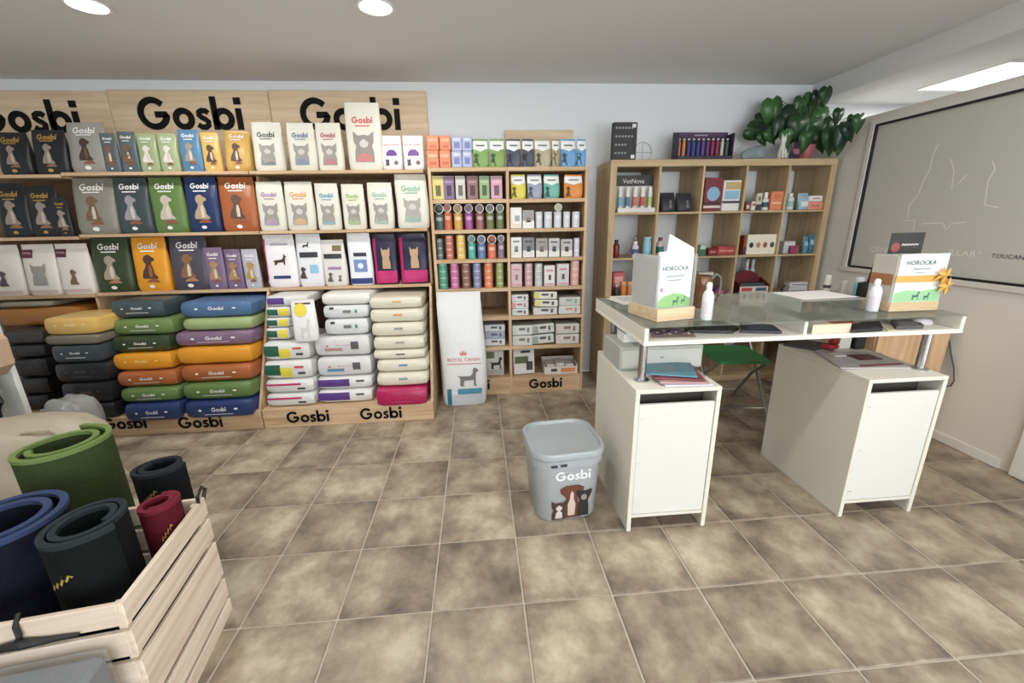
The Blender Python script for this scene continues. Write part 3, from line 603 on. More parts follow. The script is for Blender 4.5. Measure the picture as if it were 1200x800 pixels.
stack([(439, 501, 455.5, (178, 22, 82), 'shiny magenta sack', dict(line=True, tcol=(206, 70, 120))), (440, 502, 438, CR, 'cream sack', ck((130, 150, 140))), (440, 502, 422.5, CR, 'cream sack with blue caption', ck((110, 130, 170))), (436, 499, 411, CR, 'thin cream sack', ck((90, 90, 84))),
       (436, 498, 395.5, CR, 'cream sack', ck((160, 150, 140))), (434, 497, 379, CR, 'cream sack', ck((150, 150, 140))), (432, 497, 363, CR, 'cream sack with orange caption', ck((216, 150, 90))), (431, 495, 348, CR, 'cream sack', ck((200, 170, 110)))], 2.84, .34, PLZ, 'cream stack', 'cream sacks on the plinth', sag0=.02)
# ================================================================== NARROW UNIT: tins, boxes, pouches
UY = UF+.012
def fit(xc, W, Y):
    if UF-.05 <= Y <= UF+.2 and U0-.02 < xc < U1+.02:
        a, b = (U0+.0145, UM-.0145) if xc < UM else (UM+.0145, U1-.0145); return min(max(xc, a+W/2), b-W/2)
    if KY-.01 <= Y <= KY+.3 and KX < xc < KX+1.85:
        c = min(4, max(0, int((xc-KX-.05+.008)/(KI+.016)))); a = KX+kx[c]+.002; b = a+KI-.004; return min(max(xc, a+W/2), b-W/2)
    return xc
def px_box(name, label, cat, group, x0, x1, yt, Y, z, col, depth=.12, parts=(), text=None, tcol=(60, 60, 60), zt=None, rz=0, pyx=None, tv=.7, tw=.7, rough=.5, round_=.004):
    py = pyx or yt+8; a = onY(x0, py, Y); b = onY(x1, py, Y); W = b.x-a.x; xc = (a.x+b.x)/2
    if z < 1.79: xc = fit(xc, W, Y)
    H = (zt if zt else onY((x0+x1)/2, yt, Y).z)-z; H = max(H, .012)
    r = MB().cbox(-W/2, W/2, 0, depth, 0, H, round_).build(name, mat(col, rough), None, (xc, Y, z), rz); tag(r, label, cat, group)
    for nm, a0, a1, v0, v1, c in parts: MB().box(a0*W, a1*W, -.0012, .001, v0*H, v1*H).build(nm, mat(c, rough), r)
    if text: decal('lettering', [place(text2d(text), 0, tv*H, tw*W)], lambda p, q: (p, -.0018, q), mat(tcol, .5), r)
    return r, W, H
TINM = {}
def tin(label, group, xc, Y, z, r, h, col, lie=False, band=None):
    key = (round(r, 3), round(h, 3))
    t = empty('tin', (xc, Y+r, z)); tag(t, label, 'tin', group)
    b1 = MB().lathe([(r*.95, .0), (r, .003), (r, .006), (r*.97, .009), (r*.97, h-.009), (r, h-.006), (r, h-.002), (r*.95, h)], 18)
    bo = b1.build('tin_body', mat(col, .35, metal=.0), t, smooth=True)
    lid = MB().lathe([(r*.93, h-.002), (r*.93, h+.001), (r*.86, h+.0012), (r*.84, h-.0005)], 18).build('lid', mat((200, 198, 190), .3, metal=.6), t)
    pale = tuple(min(255, int(c*.55+112)) for c in col)
    mb = MB(); n = 7
    for j, zz_ in enumerate((h*.58, h*.80)):
        for i in range(n): q = math.radians(-130+80*i/(n-1)); mb.v.append((r*.985*math.cos(q), r*.985*math.sin(q), zz_))
    mb.f = [(i, i+1, n+i+1, n+i) for i in range(n-1)]; mb.build('label_band', mat(pale, .5), t)
    if lie:
        t.rotation_euler = (math.radians(90), 0, 0); t.location = (xc, Y+h+.002, z+r)
    return t
def tin_px(px0, px1, Y, py): a = onY(px0, py, Y); b = onY(px1, py, Y); r = (b.x-a.x)/2*.97; return fit((a.x+b.x)/2, 2*r, Y), r
# top of unit
for c, (x0, x1) in enumerate(((500, 514), (515, 528))):
    for r_, (y0, nm) in enumerate(((176, 'lower'), (158.5, 'upper'))):
        px_box('orange_carton', 'orange carton, %s one of the %s pair on the tin unit' % (nm, ('left', 'right')[c]), 'box', 'orange cartons on the tin unit', x0, x1, y0, UY, UZ[0]+.001 if r_ == 0 else ZORA, (222, 132, 92), .12, parts=(('print_panel', -.3, .3, .15, .35, (200, 104, 72)), ('caption_bar', -.34, .34, .62, .76, (236, 176, 144)))) if r_ else None
        if r_ == 0:
            q = px_box('orange_carton', 'orange carton, lower one of the %s pair on the tin unit' % ('left', 'right')[c], 'box', 'orange cartons on the tin unit', x0, x1, y0, UY, UZ[0]+.001, (222, 132, 92), .12, parts=(('print_panel', -.3, .3, .15, .35, (200, 104, 72)), ('caption_bar', -.34, .34, .62, .76, (236, 176, 144))))
            ZORA = UZ[0]+.002+q[2]
for c, (x0, x1) in enumerate(((529.5, 541), (542, 553))):
    zb = UZ[0]+.001
    for r_, y0 in enumerate((177, 160)):
        q = px_box('lilac_carton', 'lilac-blue carton, %s one of the %s pair on the tin unit' % (('lower', 'upper')[r_], ('left', 'right')[c]), 'box', 'lilac cartons on the tin unit', x0, x1, y0, UY, zb, (170, 178, 214), .12, parts=(('picture_panel', -.28, .28, .2, .62, (112, 124, 176)), ('caption_bar', -.34, .34, .74, .86, (206, 210, 230)))); zb += q[2]+.001
def pouch(label, group, x0, x1, yt, Y, z, col, head=(232, 234, 232), zt=None):
    b = stand_bag('treat_pouch', label, 'pouch', group, x0, x1, yt, Y, z, col, D=.05, rough=.4, zt=zt)
    nx, ny = 10, 4; V = []
    for jj in range(ny+1):
        for ii in range(nx+1):
            u = -.47+.94*ii/nx; lo = .64-.09*max(0, 1-abs(u)/.34); V.append((u*b['W'], (lo+(.93-lo)*jj/ny)*b['H']))
    decal('white_header', [(V, [(q*(nx+1)+p, q*(nx+1)+p+1, (q+1)*(nx+1)+p+1, (q+1)*(nx+1)+p) for q in range(ny) for p in range(nx)])], lambda p, q: b['fn'](p, q, .003), mat(head, .5), b['root'])
    decal('brand_mark', [stroke([((-.26+.52*k/9)*b['W'], (.765+(.018 if k % 2 else -.018))*b['H']) for k in range(10)], .045*b['H'])], lambda p, q: b['fn'](p, q, .0055), mat((84, 88, 92), .5), b['root'])
    decal('dog_picture', [place(DOG, -.28*b['W'], .06*b['H'], .40*b['H'], .44*b['H'])], lambda p, q: b['fn'](p, q, .004), mat(tuple(int(c*.45) for c in col), .5), b['root'])
for l, x0, x1, c in (('green treat pouch beside the lilac cartons', 554, 573, (126, 164, 86)), ('green treat pouch next to the dark pouches', 574, 592, (126, 164, 86)), ('slate treat pouch, first right of the green pouches', 593.5, 611, (74, 82, 96)), ('slate treat pouch next to the beige pouches', 612, 626, (70, 78, 92)),
                     ('beige treat pouch beside the slate ones', 627, 646, (176, 168, 136)), ('narrow beige treat pouch next to the blue pouches', 647, 656, (160, 152, 118)), ('blue treat pouch beside the narrow beige pouch', 657.5, 675.5, (96, 158, 206)), ('blue treat pouch at the far right unit corner', 676.5, 687, (96, 160, 210))):
    pouch(l, 'treat pouches on top of the unit', x0, x1, 162, UY, UZ[0]+.001, c)
# row 2
for l, x0, x1, c in (('yellow carton', 504.5, 518, (206, 192, 112)), ('purple carton', 519.5, 532, (128, 100, 136)), ('off-white carton', 533.5, 545, (198, 194, 184)), ('mauve-brown carton', 547, 560, (138, 98, 98)), ('green carton', 561.5, 573.5, (140, 172, 116)), ('pink carton', 575, 588.5, (204, 154, 174))):
    px_box('treat_carton', l+' in the upper left row of six cartons', 'box', 'six small treat cartons', x0, x1, 206, UY, UZ[1]+.001, c, .11, parts=(('picture_panel', -.22, .22, .16, .6, tuple(int(v*.5) for v in c)), ('caption_bar', -.36, .36, .70, .78, tuple(int(v*.7+70) for v in c)), ('dark_flap', -.5, .5, .86, 1.0, tuple(int(v*.75) for v in c))))
for l, x0, x1, c in (('yellow treat pouch on the second shelf', 599, 616.5, (214, 200, 74)), ('lavender-grey treat pouch on the second shelf', 618, 635.5, (150, 154, 178)), ('teal treat pouch on the second shelf', 637.5, 656, (104, 176, 160)), ('orange treat pouch on the second shelf', 661, 683, (222, 132, 46))):
    pouch(l, 'treat pouches on the second shelf', x0, x1, 204, UY, UZ[1]+.001, c)
# row 3
HT = .10
def column(x0, x1, ytop, n, z, col, words, group, lidded=False, Y=UY):
    py = ytop+12; xc, r = tin_px(x0, x1, Y, py); top = onY((x0+x1)/2, ytop, Y).z-z
    if lidded:
        h = top-2*r-.002; tin('%s tin standing, %s' % (words, 'under a lying tin'), group, xc, Y, z, r, h, col); tin('tin lying with pale lid forward on the %s tin' % words, group, xc, Y, z+h+.001, r, .055, tuple(int(v*.6) for v in col), lie=True)
        return
    h = top/n; names = {1: ['alone'], 2: ['lower', 'upper'], 3: ['lowest', 'middle', 'topmost'], 4: ['lowest', 'second from below', 'third from below', 'topmost']}[n]
    for i in range(n): tin('%s tin, %s in its stack' % (words, names[i]), group, xc, Y, z+i*(h+.0004), r, h-.0008, col)
for x0, x1, c, wd in ((506, 518, (62, 80, 78), 'dark teal'), (519.5, 529.5, (200, 96, 62), 'red-orange'), (531, 542, (202, 152, 66), 'amber'), (544, 554.5, (150, 72, 140), 'magenta'), (557, 567.5, (146, 90, 88), 'dusty rose'), (569, 579.5, (104, 112, 72), 'left olive'), (581, 591, (100, 110, 70), 'right olive')):
    column(x0, x1, 238.5, 2, UZ[2]+.001, c, wd+' third-shelf', 'tins on the third shelf', True)
px_box('white_carton', 'tall white carton beside the middle upright, third shelf', 'box', 'white cartons on the third shelf', 598, 611.5, 243, UY, UZ[2]+.001, (226, 226, 222), .1, parts=(('picture_panel', -.1, .3, .35, .62, (150, 160, 168)), ('base_band', -.4, .4, .05, .22, (222, 206, 190))))
px_box('white_carton', 'grey carton with white base, third shelf', 'box', 'white cartons on the third shelf', 612.5, 626, 246, UY, UZ[2]+.001, (150, 150, 146), .1, parts=(('base_band', -.5, .5, .0, .42, (226, 226, 222)), ('picture_panel', -.2, .2, .34, .6, (120, 116, 112))))
nm5 = ('first', 'second', 'third', 'fourth', 'fifth')
for i, (x0, x1) in enumerate(((627.5, 636.5), (638, 648), (649.5, 659), (660.5, 669), (671, 680.5))):
    xc, r = tin_px(x0, x1, UY, 255); h = onY((x0+x1)/2, 248, UY).z-UZ[2]-.001
    t = tin('white supplement tub, %s from the left on the third shelf' % nm5[i], 'white supplement tubs', xc, UY, UZ[2]+.001, r, h, (206, 212, 218)); t.name = 'supplement_tub'; t['category'] = 'tub'
    if i == 2: tin('tin lying with pale lid forward on a white tub', None, xc, UY+.0, UZ[2]+.003+h, r*.98, .05, (150, 150, 120), lie=True)
# row 4
column(510, 518.5, 280, 3, UZ[3]+.001, (84, 100, 98), 'grey-teal', 'tins on the fourth shelf'); column(521.5, 531.5, 276, 4, UZ[3]+.001, (190, 104, 92), 'rose', 'tins on the fourth shelf'); column(534.5, 545.5, 275.5, 4, UZ[3]+.001, (220, 182, 90), 'yellow', 'tins on the fourth shelf')
for x0, x1, c, wd in ((548, 557.5, (72, 168, 150), 'turquoise'), (559, 569.5, (88, 120, 166), 'blue'), (571, 582, (214, 110, 76), 'orange-red'), (583, 591.5, (128, 110, 122), 'grey-mauve')): column(x0, x1, 275, 2, UZ[3]+.001, c, wd+' fourth-shelf', 'tins on the fourth shelf', True)
for x0, x1, l, c, dk, y in ((598.5, 611.5, 'white carton with small grey cat, beside the upright', (222, 224, 220), (120, 130, 130), 278), (612.5, 626.5, 'dark grey carton with white base', (120, 120, 122), (60, 66, 84), 278), (628, 642, 'mid grey carton with white lower half', (150, 148, 148), (110, 106, 110), 279), (643, 656, 'white carton with navy title', (190, 188, 186), (60, 66, 96), 279), (657.5, 671, 'white carton with dark paw print', (178, 176, 176), (70, 62, 66), 280)):
    px_box('white_carton', l+', fourth shelf', 'box', 'cartons on the fourth shelf', x0, x1, y, UY, UZ[3]+.001, c, .1, parts=(('base_band', -.48, .48, .02, .36, (226, 222, 214)), ('picture_panel', -.16, .16, .30, .58, dk), ('caption_bar', -.3, .3, .76, .84, dk)))
column(672.5, 680, 279, 2, UZ[3]+.001, (206, 206, 216), 'small white', 'tins on the fourth shelf')
# row 5
for x0, x1, c, wd in ((512, 523.5, (70, 150, 126), 'green-teal'), (527, 538, (196, 104, 150), 'pink'), (540.5, 551.5, (136, 92, 74), 'brown'), (554, 564, (126, 132, 174), 'periwinkle'), (567, 578, (220, 122, 74), 'orange'), (581, 590.5, (140, 154, 88), 'lime-olive')): column(x0, x1, 308, 4, UZ[4]+.001, c, wd, 'tins on the fifth shelf')
for x0, x1, l, c, dk, y in ((598.5, 611.5, 'pink and white carton beside the upright', (206, 178, 184), (150, 110, 130), 309), (638, 650.5, 'white carton with pink base line and dark dog', (222, 218, 216), (60, 56, 58), 311), (653, 667, 'white carton with grey corner and dark dog', (208, 206, 206), (80, 76, 78), 309)):
    px_box('white_carton', l+', fifth shelf', 'box', 'cartons on the fifth shelf', x0, x1, y, UY, UZ[4]+.001, c, .1, parts=(('picture_panel', -.1, .12, .30, .55, dk), ('caption_bar', -.32, .3, .72, .80, (200, 140, 150)), ('base_band', -.4, .4, .06, .14, (206, 150, 160))))
column(615, 625, 309, 4, UZ[4]+.001, (206, 162, 170), 'pale pink', 'tins on the fifth shelf'); column(627, 636.5, 309, 4, UZ[4]+.001, (196, 200, 198), 'pale grey', 'tins on the fifth shelf'); column(669, 680, 305.5, 4, UZ[4]+.001, (222, 170, 160), 'salmon', 'tins on the fifth shelf')
# rows 6 and 7: multipacks lying flat
def pack(label, x0, x1, zb, zt, Yp, col, dk, rz=0, tilt=0, acc=None):
    a = onY(x0, 370, Yp); b = onY(x1, 370, Yp); W = b.x-a.x
    t = MB().cbox(-W/2, W/2, 0, .17, 0, zt-zb, .006).build('pouch_multipack', mat(col, .45), None, (fit((a.x+b.x)/2, W+.004, Yp), Yp, zb), rz); tag(t, label, 'box', 'flat multipacks of pouches')
    if tilt: t.rotation_euler = (0, tilt, rz); t.location.z += abs(tilt)*W/2
    H = zt-zb
    ps = [('title_bar', -.18, .12, .5, .78, dk), ('animal_mark', .22, .32, .3, .78, dk)]
    if acc: ps += [('accent_panel', -.48, -.26, .12, .88, acc)]
    for nm, a0, a1, v0, v1, c in ps: MB().box(a0*W, a1*W, -.0012, .001, v0*H, v1*H).build(nm, mat(c, .5), t)
    return t
PW = (212, 214, 212)
z6 = UZ[5]+.001
for i, n_ in enumerate(('lowest', 'middle', 'top')): pack('white flat pack, %s of three beside the upright on the sixth shelf' % n_, 600, 619.5, z6+i*.058, z6+(i+1)*.058-.001, UY, PW, ((90, 92, 96), (176, 90, 100), (96, 98, 102))[i], acc=((200, 204, 200), (206, 150, 150), (200, 190, 200))[i])
pack('grey-white flat pack under the yellow-cornered packs', 625.5, 653, z6, z6+.062, UY, PW, (80, 80, 84))
pack('white pack with yellow corner, lower of two slipping forward', 627, 653.5, z6+.064, z6+.122, UY-.012, (222, 222, 208), (70, 70, 90), acc=(224, 214, 120), tilt=.05); pack('white pack with yellow corner, upper of two slipping forward', 626, 652.5, z6+.130, z6+.188, UY-.012, (222, 222, 208), (70, 74, 110), acc=(214, 200, 96), tilt=.03)
pack('pale pack, lower of two at the right of the sixth shelf', 655.5, 681, z6, z6+.068, UY, PW, (206, 160, 130)); pack('pale pack, upper of two at the right of the sixth shelf', 656, 681, z6+.069, z6+.138, UY+.01, (206, 208, 204), (140, 170, 150))
z7 = UZ[6]+.001
for r_, (nm, dz) in enumerate((('lower', 0), ('upper', .088))):
    for c, (x0, x1, w_) in enumerate(((598.5, 623, 'left'), (625, 650, 'middle'), (652, 679.5, 'right'))):
        pack('white flat pack, %s %s of six on the seventh shelf' % (nm, w_), x0, x1, z7+dz+(.006 if c == 1 else 0), z7+dz+.082, UY+.002*r_, (206, 208, 202), ((120, 122, 118), (84, 86, 84), (150, 110, 104))[c], tilt=(-.07 if c == 1 else 0), acc=((190, 200, 190), (150, 160, 156), (214, 200, 196))[c])
for i, n_ in enumerate(('lowest', 'middle', 'top')): pack('blue-grey flat pack, %s of three right of the tall white bag' % n_, 567, 591.5, z7+i*.06, z7+(i+1)*.06-.001, UY+.03, ((206, 208, 214), (160, 166, 180), (206, 208, 214))[i], (84, 88, 104))
# bottom row
z8 = UZ[7]+.001
r, W, H = px_box('picture_carton', 'white carton with black dog behind the tall white bag', 'box', None, 563, 590.5, 411, UY+.05, z8, (196, 194, 190), .09, parts=(('green_panel', -.48, .1, .70, .96, (92, 104, 76)), ('grey_panel', -.48, .46, .04, .24, (170, 168, 166))), pyx=425)
decal('dog_picture', [place(STANDDOG, .2*W, .25*H, .5*H)], lambda p, q: (p, -.0024, q), mat((38, 36, 38), .5), r)
r, W, H = px_box('picture_carton', 'leaning white carton with green photo in the bottom compartment', 'box', None, 602, 627, 411, UY+.03, z8, (214, 212, 208), .07, parts=(('green_panel', -.44, .2, .44, .72, (84, 100, 62)), ('dark_panel', .1, .4, .15, .5, (74, 66, 66)), ('black_caption', -.15, .3, .86, .95, (40, 40, 40))), pyx=425)
r.rotation_euler = (math.radians(-6), 0, math.radians(6)); r.location.z += .008
a = onY(638, 432, UY+.02); b = onY(677, 432, UY+.02); t = tag(empty('display_tray', ((a.x+b.x)/2, UY+.02, z8)), 'low open white tray with orange print in the bottom compartment', 'tray'); W = b.x-a.x
MB().box(-W/2, W/2, 0, .006, .0, .062).box(-W/2, W/2, .18, .186, 0, .10).box(-W/2, -W/2+.006, .006, .18, 0, .08).box(W/2-.006, W/2, .006, .18, 0, .08).box(-W/2, W/2, .006, .18, 0, .006).build('tray_body', mat((220, 212, 204), .6), t)
MB().box(.0, W*.42, -.001, .001, .012, .05).build('orange_panel', mat((222, 140, 90), .5), t); MB().box(-W*.3, -W*.12, -.001, .001, .02, .046).build('dark_mark', mat((80, 76, 74), .5), t)
for i in range(3): MB().cbox(-W*.42+i*W*.28, -W*.42+i*W*.28+W*.26, .02, .16, .007, .075+.012*(i == 1), .008).build('sachet_bundle', mat((206, 200, 196), .5), t)
# tall white sack leaning on the unit
b = stand_bag('pet_food_bag', 'tall silvery white bag with red lettering standing on the floor', 'bag', None, 512, 568, 345, 3.07, .002, (220, 222, 222), D=.17, lean=.02, n=4)
brand(b, .70, .425, (206, 72, 70), 'ROYAL CANIN'); decal('red_underline', [rect2d(-.38*b['W'], .38*b['W'], .385*b['H'], .392*b['H'], 4, 1)], b['fn'], mat((206, 110, 100), .5), b['root'])
decal('crown_mark', [place(poly2d([(-.5, 0), (-.6, .55), (-.3, .3), (-.2, .8), (0, .4), (.2, .8), (.3, .3), (.6, .55), (.5, 0)]), 0, .465*b['H'], .14*b['W'])], b['fn'], mat((214, 120, 116), .5), b['root'])
art(b, 'dog_picture', STANDDOG, .10, .185, .17, (112, 110, 112), 1.1); panel(b, 'teal_bar', -.16, .38, .115, .165, (64, 142, 166)); panel(b, 'teal_side_bar', -.40, -.30, .01, .165, (46, 124, 148)); panel(b, 'silver_base', -.29, .40, .02, .11, (200, 208, 212))
# ================================================================== CUBE SHELF CONTENT
KF = KY+.02
TOPZ = 1.851
r, W, H = px_box('display_card', 'black display card with rows of pale print on the cube shelf', 'display', None, 718, 746, 143, KF+.02, TOPZ, (30, 30, 34), .05, pyx=170)
for k in range(4):
    for i in range(6 if k < 2 else 4): MB().box(-.40*W+i*.13*W, -.40*W+i*.13*W+.08*W, -.0012, .001, H*(.83-.22*k), H*(.83-.22*k)+.012).build('print_mark', mat((150, 150, 150), .5), r)
for a0, v0 in ((.28, .86), (.28, .05)): MB().box(a0*W, a0*W+.15*W, -.0014, .001, v0*H, v0*H+.025).build('price_spot', mat((226, 226, 226), .5), r)
p = onY(753, 173, KF+.16); mb = MB()
mb.tube([(.075*math.cos(q*math.pi/12), 0, .075+.075*math.sin(q*math.pi/12)) for q in range(25)], .0025, 6); mb.tube([(-.075, 0, .075), (.075, 0, .075)], .0018, 6); mb.tube([(0, 0, 0), (0, 0, .15)], .0018, 6)
tag(mb.build('wire_hoop', mat((150, 152, 154), .3, metal=.8), None, (p.x, KF+.16, TOPZ)), 'thin round wire hoop standing behind the black display card', 'hoop')
a = onY(795, 170, KF+.03); b = onY(860, 170, KF+.03); W = b.x-a.x; t = tag(empty('collar_display', ((a.x+b.x)/2, KF+.03, TOPZ)), 'dark purple display box with a row of bright tubes on the cube shelf', 'display')
zt = onY(828, 152, KF+.03).z-TOPZ
MB().box(-W/2, W/2, .10, .11, 0, zt).box(-W/2, W/2, 0, .10, 0, .012).box(-W/2, -W/2+.006, 0, .10, .012, zt*.9).box(W/2-.006, W/2, 0, .10, .012, zt*.9).box(-W/2, W/2, 0, .008, .012, .03).build('display_box', mat((52, 34, 58), .5), t)
MB().box(-W*.45, W*.45, .096, .10, zt*.84, zt*.97).build('header', mat((70, 44, 76), .5), t); decal('brand_mark', [stroke([(-W*.12+W*.24*k/9, zt*.9+(.004 if k % 2 else -.004)) for k in range(10)], .006)], lambda p, q: (p, .095, q), mat((190, 180, 190), .5), t)
tc = [(206, 120, 60), (214, 130, 60), (60, 60, 130), (56, 70, 140), (60, 64, 146), (90, 60, 140), (110, 50, 120), (140, 44, 90), (150, 50, 84), (190, 190, 186), (70, 100, 76)]
for i, c in enumerate(tc):
    x = -W*.44+i*W*.088; MB().lathe([(.013, .013), (.013, zt*.62), (.008, zt*.66), (.008, zt*.70)], 10, (x, .05, 0)).build('tube', mat(c, .4), t); MB().lathe([(.009, zt*.70), (.009, zt*.75)], 10, (x, .05, 0)).build('tube_cap', mat((214, 206, 206), .4), t)
# row 1
def bottle(name, label, cat, x0, x1, yt, Y, z, col, cap=(230, 230, 230), group=None, capf=.18, band=None, neck=.5):
    a = onY(x0, yt+10, Y); b = onY(x1, yt+10, Y); r = (b.x-a.x)/2; H = onY((x0+x1)/2, yt, Y).z-z; hb = H*(1-capf)
    t = tag(empty(name, (fit((a.x+b.x)/2, 2*r+.002, Y), Y+r, z)), label, cat, group)
    MB().lathe([(r*.92, 0), (r, .004), (r, hb*.80), (r*.85, hb*.90), (r*neck, hb*.97), (r*neck, hb)], 18).build('bottle_body', mat(col, .35), t, smooth=True)
    MB().lathe([(r*neck*1.15, hb), (r*neck*1.15, H*.99), (r*neck*.9, H)], 16).build('cap', mat(cap, .4), t, smooth=True)
    if band: MB().lathe([(r*1.012, hb*.25), (r*1.012, hb*.65)], 18).build('label_band', mat(band, .5), t)
    return t
r1 = KR[0]+.001
a = onY(724, 240, KF); b = onY(768, 240, KF); W = b.x-a.x; t = tag(empty('tube_display', ((a.x+b.x)/2, KF, r1)), 'black-headed display with five striped tubes in the first cube', 'display')
zt = onY(745, 204, KF).z-r1
MB().box(-W/2, W/2, .09, .10, 0, zt).box(-W/2, W/2, 0, .09, 0, .02).box(-W/2, W/2, 0, .006, .02, .035).build('display_box', mat((210, 206, 200), .5), t)
MB().box(-W/2, W/2, .082, .09, zt*.72, zt).build('header', mat((34, 32, 30), .5), t); decal('lettering', [place(text2d('VetNova'), -W*.02, zt*.84, W*.58)], lambda p, q: (p, .0805, q), mat((216, 214, 206), .5), t)
for i, c in enumerate(((110, 176, 196), (70, 120, 170), (206, 110, 84), (190, 84, 62), (176, 190, 110))):
    x = -W*.4+i*W*.2; MB().lathe([(.016, .022), (.017, zt*.55), (.012, zt*.60)], 12, (x, .045, 0)).build('tube', mat((222, 222, 218), .4), t); MB().lathe([(.0178, .05), (.0178, zt*.42)], 12, (x, .045, 0)).build('tube_print', mat(c, .5), t); MB().lathe([(.014, zt*.60), (.014, zt*.68)], 12, (x, .045, 0)).build('tube_cap', mat((228, 228, 224), .4), t)
for l, x0, x1 in (('left', 774.5, 792), ('right', 793.5, 812)):
    b = stand_bag('black_pouch', 'black ribbed pouch, %s of two in the second cube' % l, 'pouch', 'two black pouches', x0, x1, 225, KF, r1, (52, 54, 60), D=.09); art(b, 'grey_picture', DOG, .1, .2, .4, (116, 114, 112), .7)
r, W, H = px_box('picture_carton', 'maroon carton with a blue disc in the third cube', 'box', None, 825, 846, 208, KF, r1, (120, 38, 48), .1, parts=(('pale_base_line', -.48, .48, .10, .17, (214, 200, 196)), ('dark_base', -.48, .48, .17, .28, (64, 30, 40))), pyx=230)
decal('blue_disc', [place(disc2d(.5, 20), 0, .52*H, .72*W)], lambda p, q: (p, -.002, q), mat((130, 172, 204), .5), r)
r, W, H = px_box('picture_carton', 'white and sky-blue carton with golden pictures in the third cube', 'box', None, 847, 867.5, 211, KF, r1, (216, 214, 214), .1, parts=(('blue_panel', -.40, .42, .38, .66, (136, 180, 206)), ('golden_picture', -.38, .46, .70, .94, (190, 160, 110)), ('dark_line', -.48, .48, .25, .33, (50, 52, 62))), pyx=230)
px_box('small_box', 'tiny dark red box at the left of the fourth cube', 'box', None, 873.5, 879, 236, KF, r1, (120, 60, 60), .05, parts=(('pale_face', -.3, .3, .2, .6, (210, 190, 186)),)); px_box('small_box', 'tiny white box next to the dark red one in the fourth cube', 'box', None, 880.5, 885, 236, KF, r1, (216, 212, 206), .05, parts=(('red_line', -.3, .3, .5, .8, (180, 80, 80)),))
px_box('small_box', 'tall cream box with dark foot in the fourth cube', 'box', None, 886.5, 893.5, 226, KF, r1, (196, 188, 160), .06, parts=(('dark_foot', -.5, .5, 0, .35, (50, 54, 62)), ('mark', -.2, .2, .55, .8, (120, 110, 90))))
bottle('spray_bottle', 'white and dark blue cone bottle in the fourth cube', 'bottle', 895.5, 903, 225, KF, r1, (214, 220, 222), band=(46, 70, 96), capf=.3)
px_box('orange_box', 'orange carton in the fourth cube', 'box', None, 905, 918.5, 224, KF, r1, (222, 132, 88), .08, parts=(('pale_line', -.4, .4, .35, .42, (240, 190, 160)), ('print_panel', -.3, .3, .6, .85, (206, 112, 74))))
bottle('bottle', 'white round bottle with green print in the fifth cube', 'bottle', 924.5, 932.5, 226, KF, r1, (206, 218, 214), band=(150, 186, 176)); b = stand_bag('pouch', 'pale blue wipes pouch in the fifth cube', 'pouch', None, 934, 946.5, 226, KF, r1, (150, 182, 200), D=.05); panel(b, 'white_patch', -.3, .3, .2, .5, (214, 222, 224))
q = px_box('orange_box', 'salmon carton under the white one in the fifth cube', 'box', None, 948, 964.5, 236, KF, r1, (222, 142, 118), .08, parts=(('print_panel', -.3, .3, .3, .6, (206, 110, 90)),)); px_box('small_box', 'flat white carton on the salmon one in the fifth cube', 'box', None, 947.5, 963.5, 229, KF, r1+q[2]+.001, (222, 220, 218), .08, parts=(('dark_line', -.2, .3, .4, .6, (150, 110, 100)),))
# row 2
r2 = KR[1]+.001
bottle('bottle', 'dark red bottle in the first cube of the second row', 'bottle', 719.5, 727, 281, KF, r2, (122, 30, 34), cap=(40, 30, 30)); 
p = onY(738, 298, KF+.1); tag(MB().tube([(-.03, 0, .005), (.0, .0, .05), (.03, .0, .10), (.045, 0, .13)], .004, 8).tube([(.03, .02, .005), (.01, .02, .06), (.03, .02, .14)], .003, 8).tube([(.045+.02*math.cos(q*math.pi/6), 0, .15+.02*math.sin(q*math.pi/6)) for q in range(13)], .003, 6).build('grooming_scissors', mat((120, 110, 96), .35, metal=.6), None, (p.x, KF+.1, r2)), 'metal grooming tool leaning in the first cube of the second row', 'tool')
bottle('bottle', 'small white and blue bottle in the first cube of the second row', 'bottle', 742, 749.5, 283, KF, r2, (204, 204, 214), band=(70, 90, 140)); bottle('spray_can', 'light blue spray can in the first cube of the second row', 'can', 758, 767.5, 277.5, KF, r2, (134, 184, 208), cap=(150, 196, 214), neck=.8, capf=.12)
bottle('bottle', 'pink-capped bottle with teal base beside the white dispenser', 'bottle', 771, 779.5, 278, KF, r2, (196, 178, 168), cap=(120, 60, 70), band=(20, 110, 104))
px_box('small_box', 'small green and white box in the third cube of the second row', 'box', None, 820.5, 827, 287, KF, r2, (170, 206, 180), .05, parts=(('dark_panel', -.5, .5, .0, .6, (40, 110, 74)),))
for i, (x0, x1, y) in enumerate(((830, 840, 291), (841, 852, 288.5), (853.5, 864, 288.5))): px_box('red_packet', 'flat red packet, %s from the left in the third cube' % nm5[i], 'packet', 'flat red packets', x0, x1, y, KF, r2, ((130, 36, 44), (176, 62, 66), (170, 56, 60))[i], .1, parts=(('pale_line', -.36, .36, .4, .6, (206, 130, 120)),), round_=.006)
r, W, H = px_box('icon_box', 'wide cream box with four animal icons in the fourth cube', 'box', None, 876, 909.5, 274.5, KF, r2, (226, 220, 200), .09, pyx=286)
for i, c in enumerate(((50, 44, 30), (196, 120, 100), (150, 90, 50), (60, 80, 84))): decal('animal_icon', [place(disc2d(.5, 12, .6), -.36*W+i*.24*W, .48*H, .15*W)], lambda p, q: (p, -.002, q), mat(c, .5), r)
px_box('small_box', 'narrow dark red and amber box beside the animal-icon box', 'box', None, 872, 875, 276, KF+.01, r2, (150, 70, 40), .09, parts=(('dark_foot', -.5, .5, 0, .4, (70, 40, 60)),))
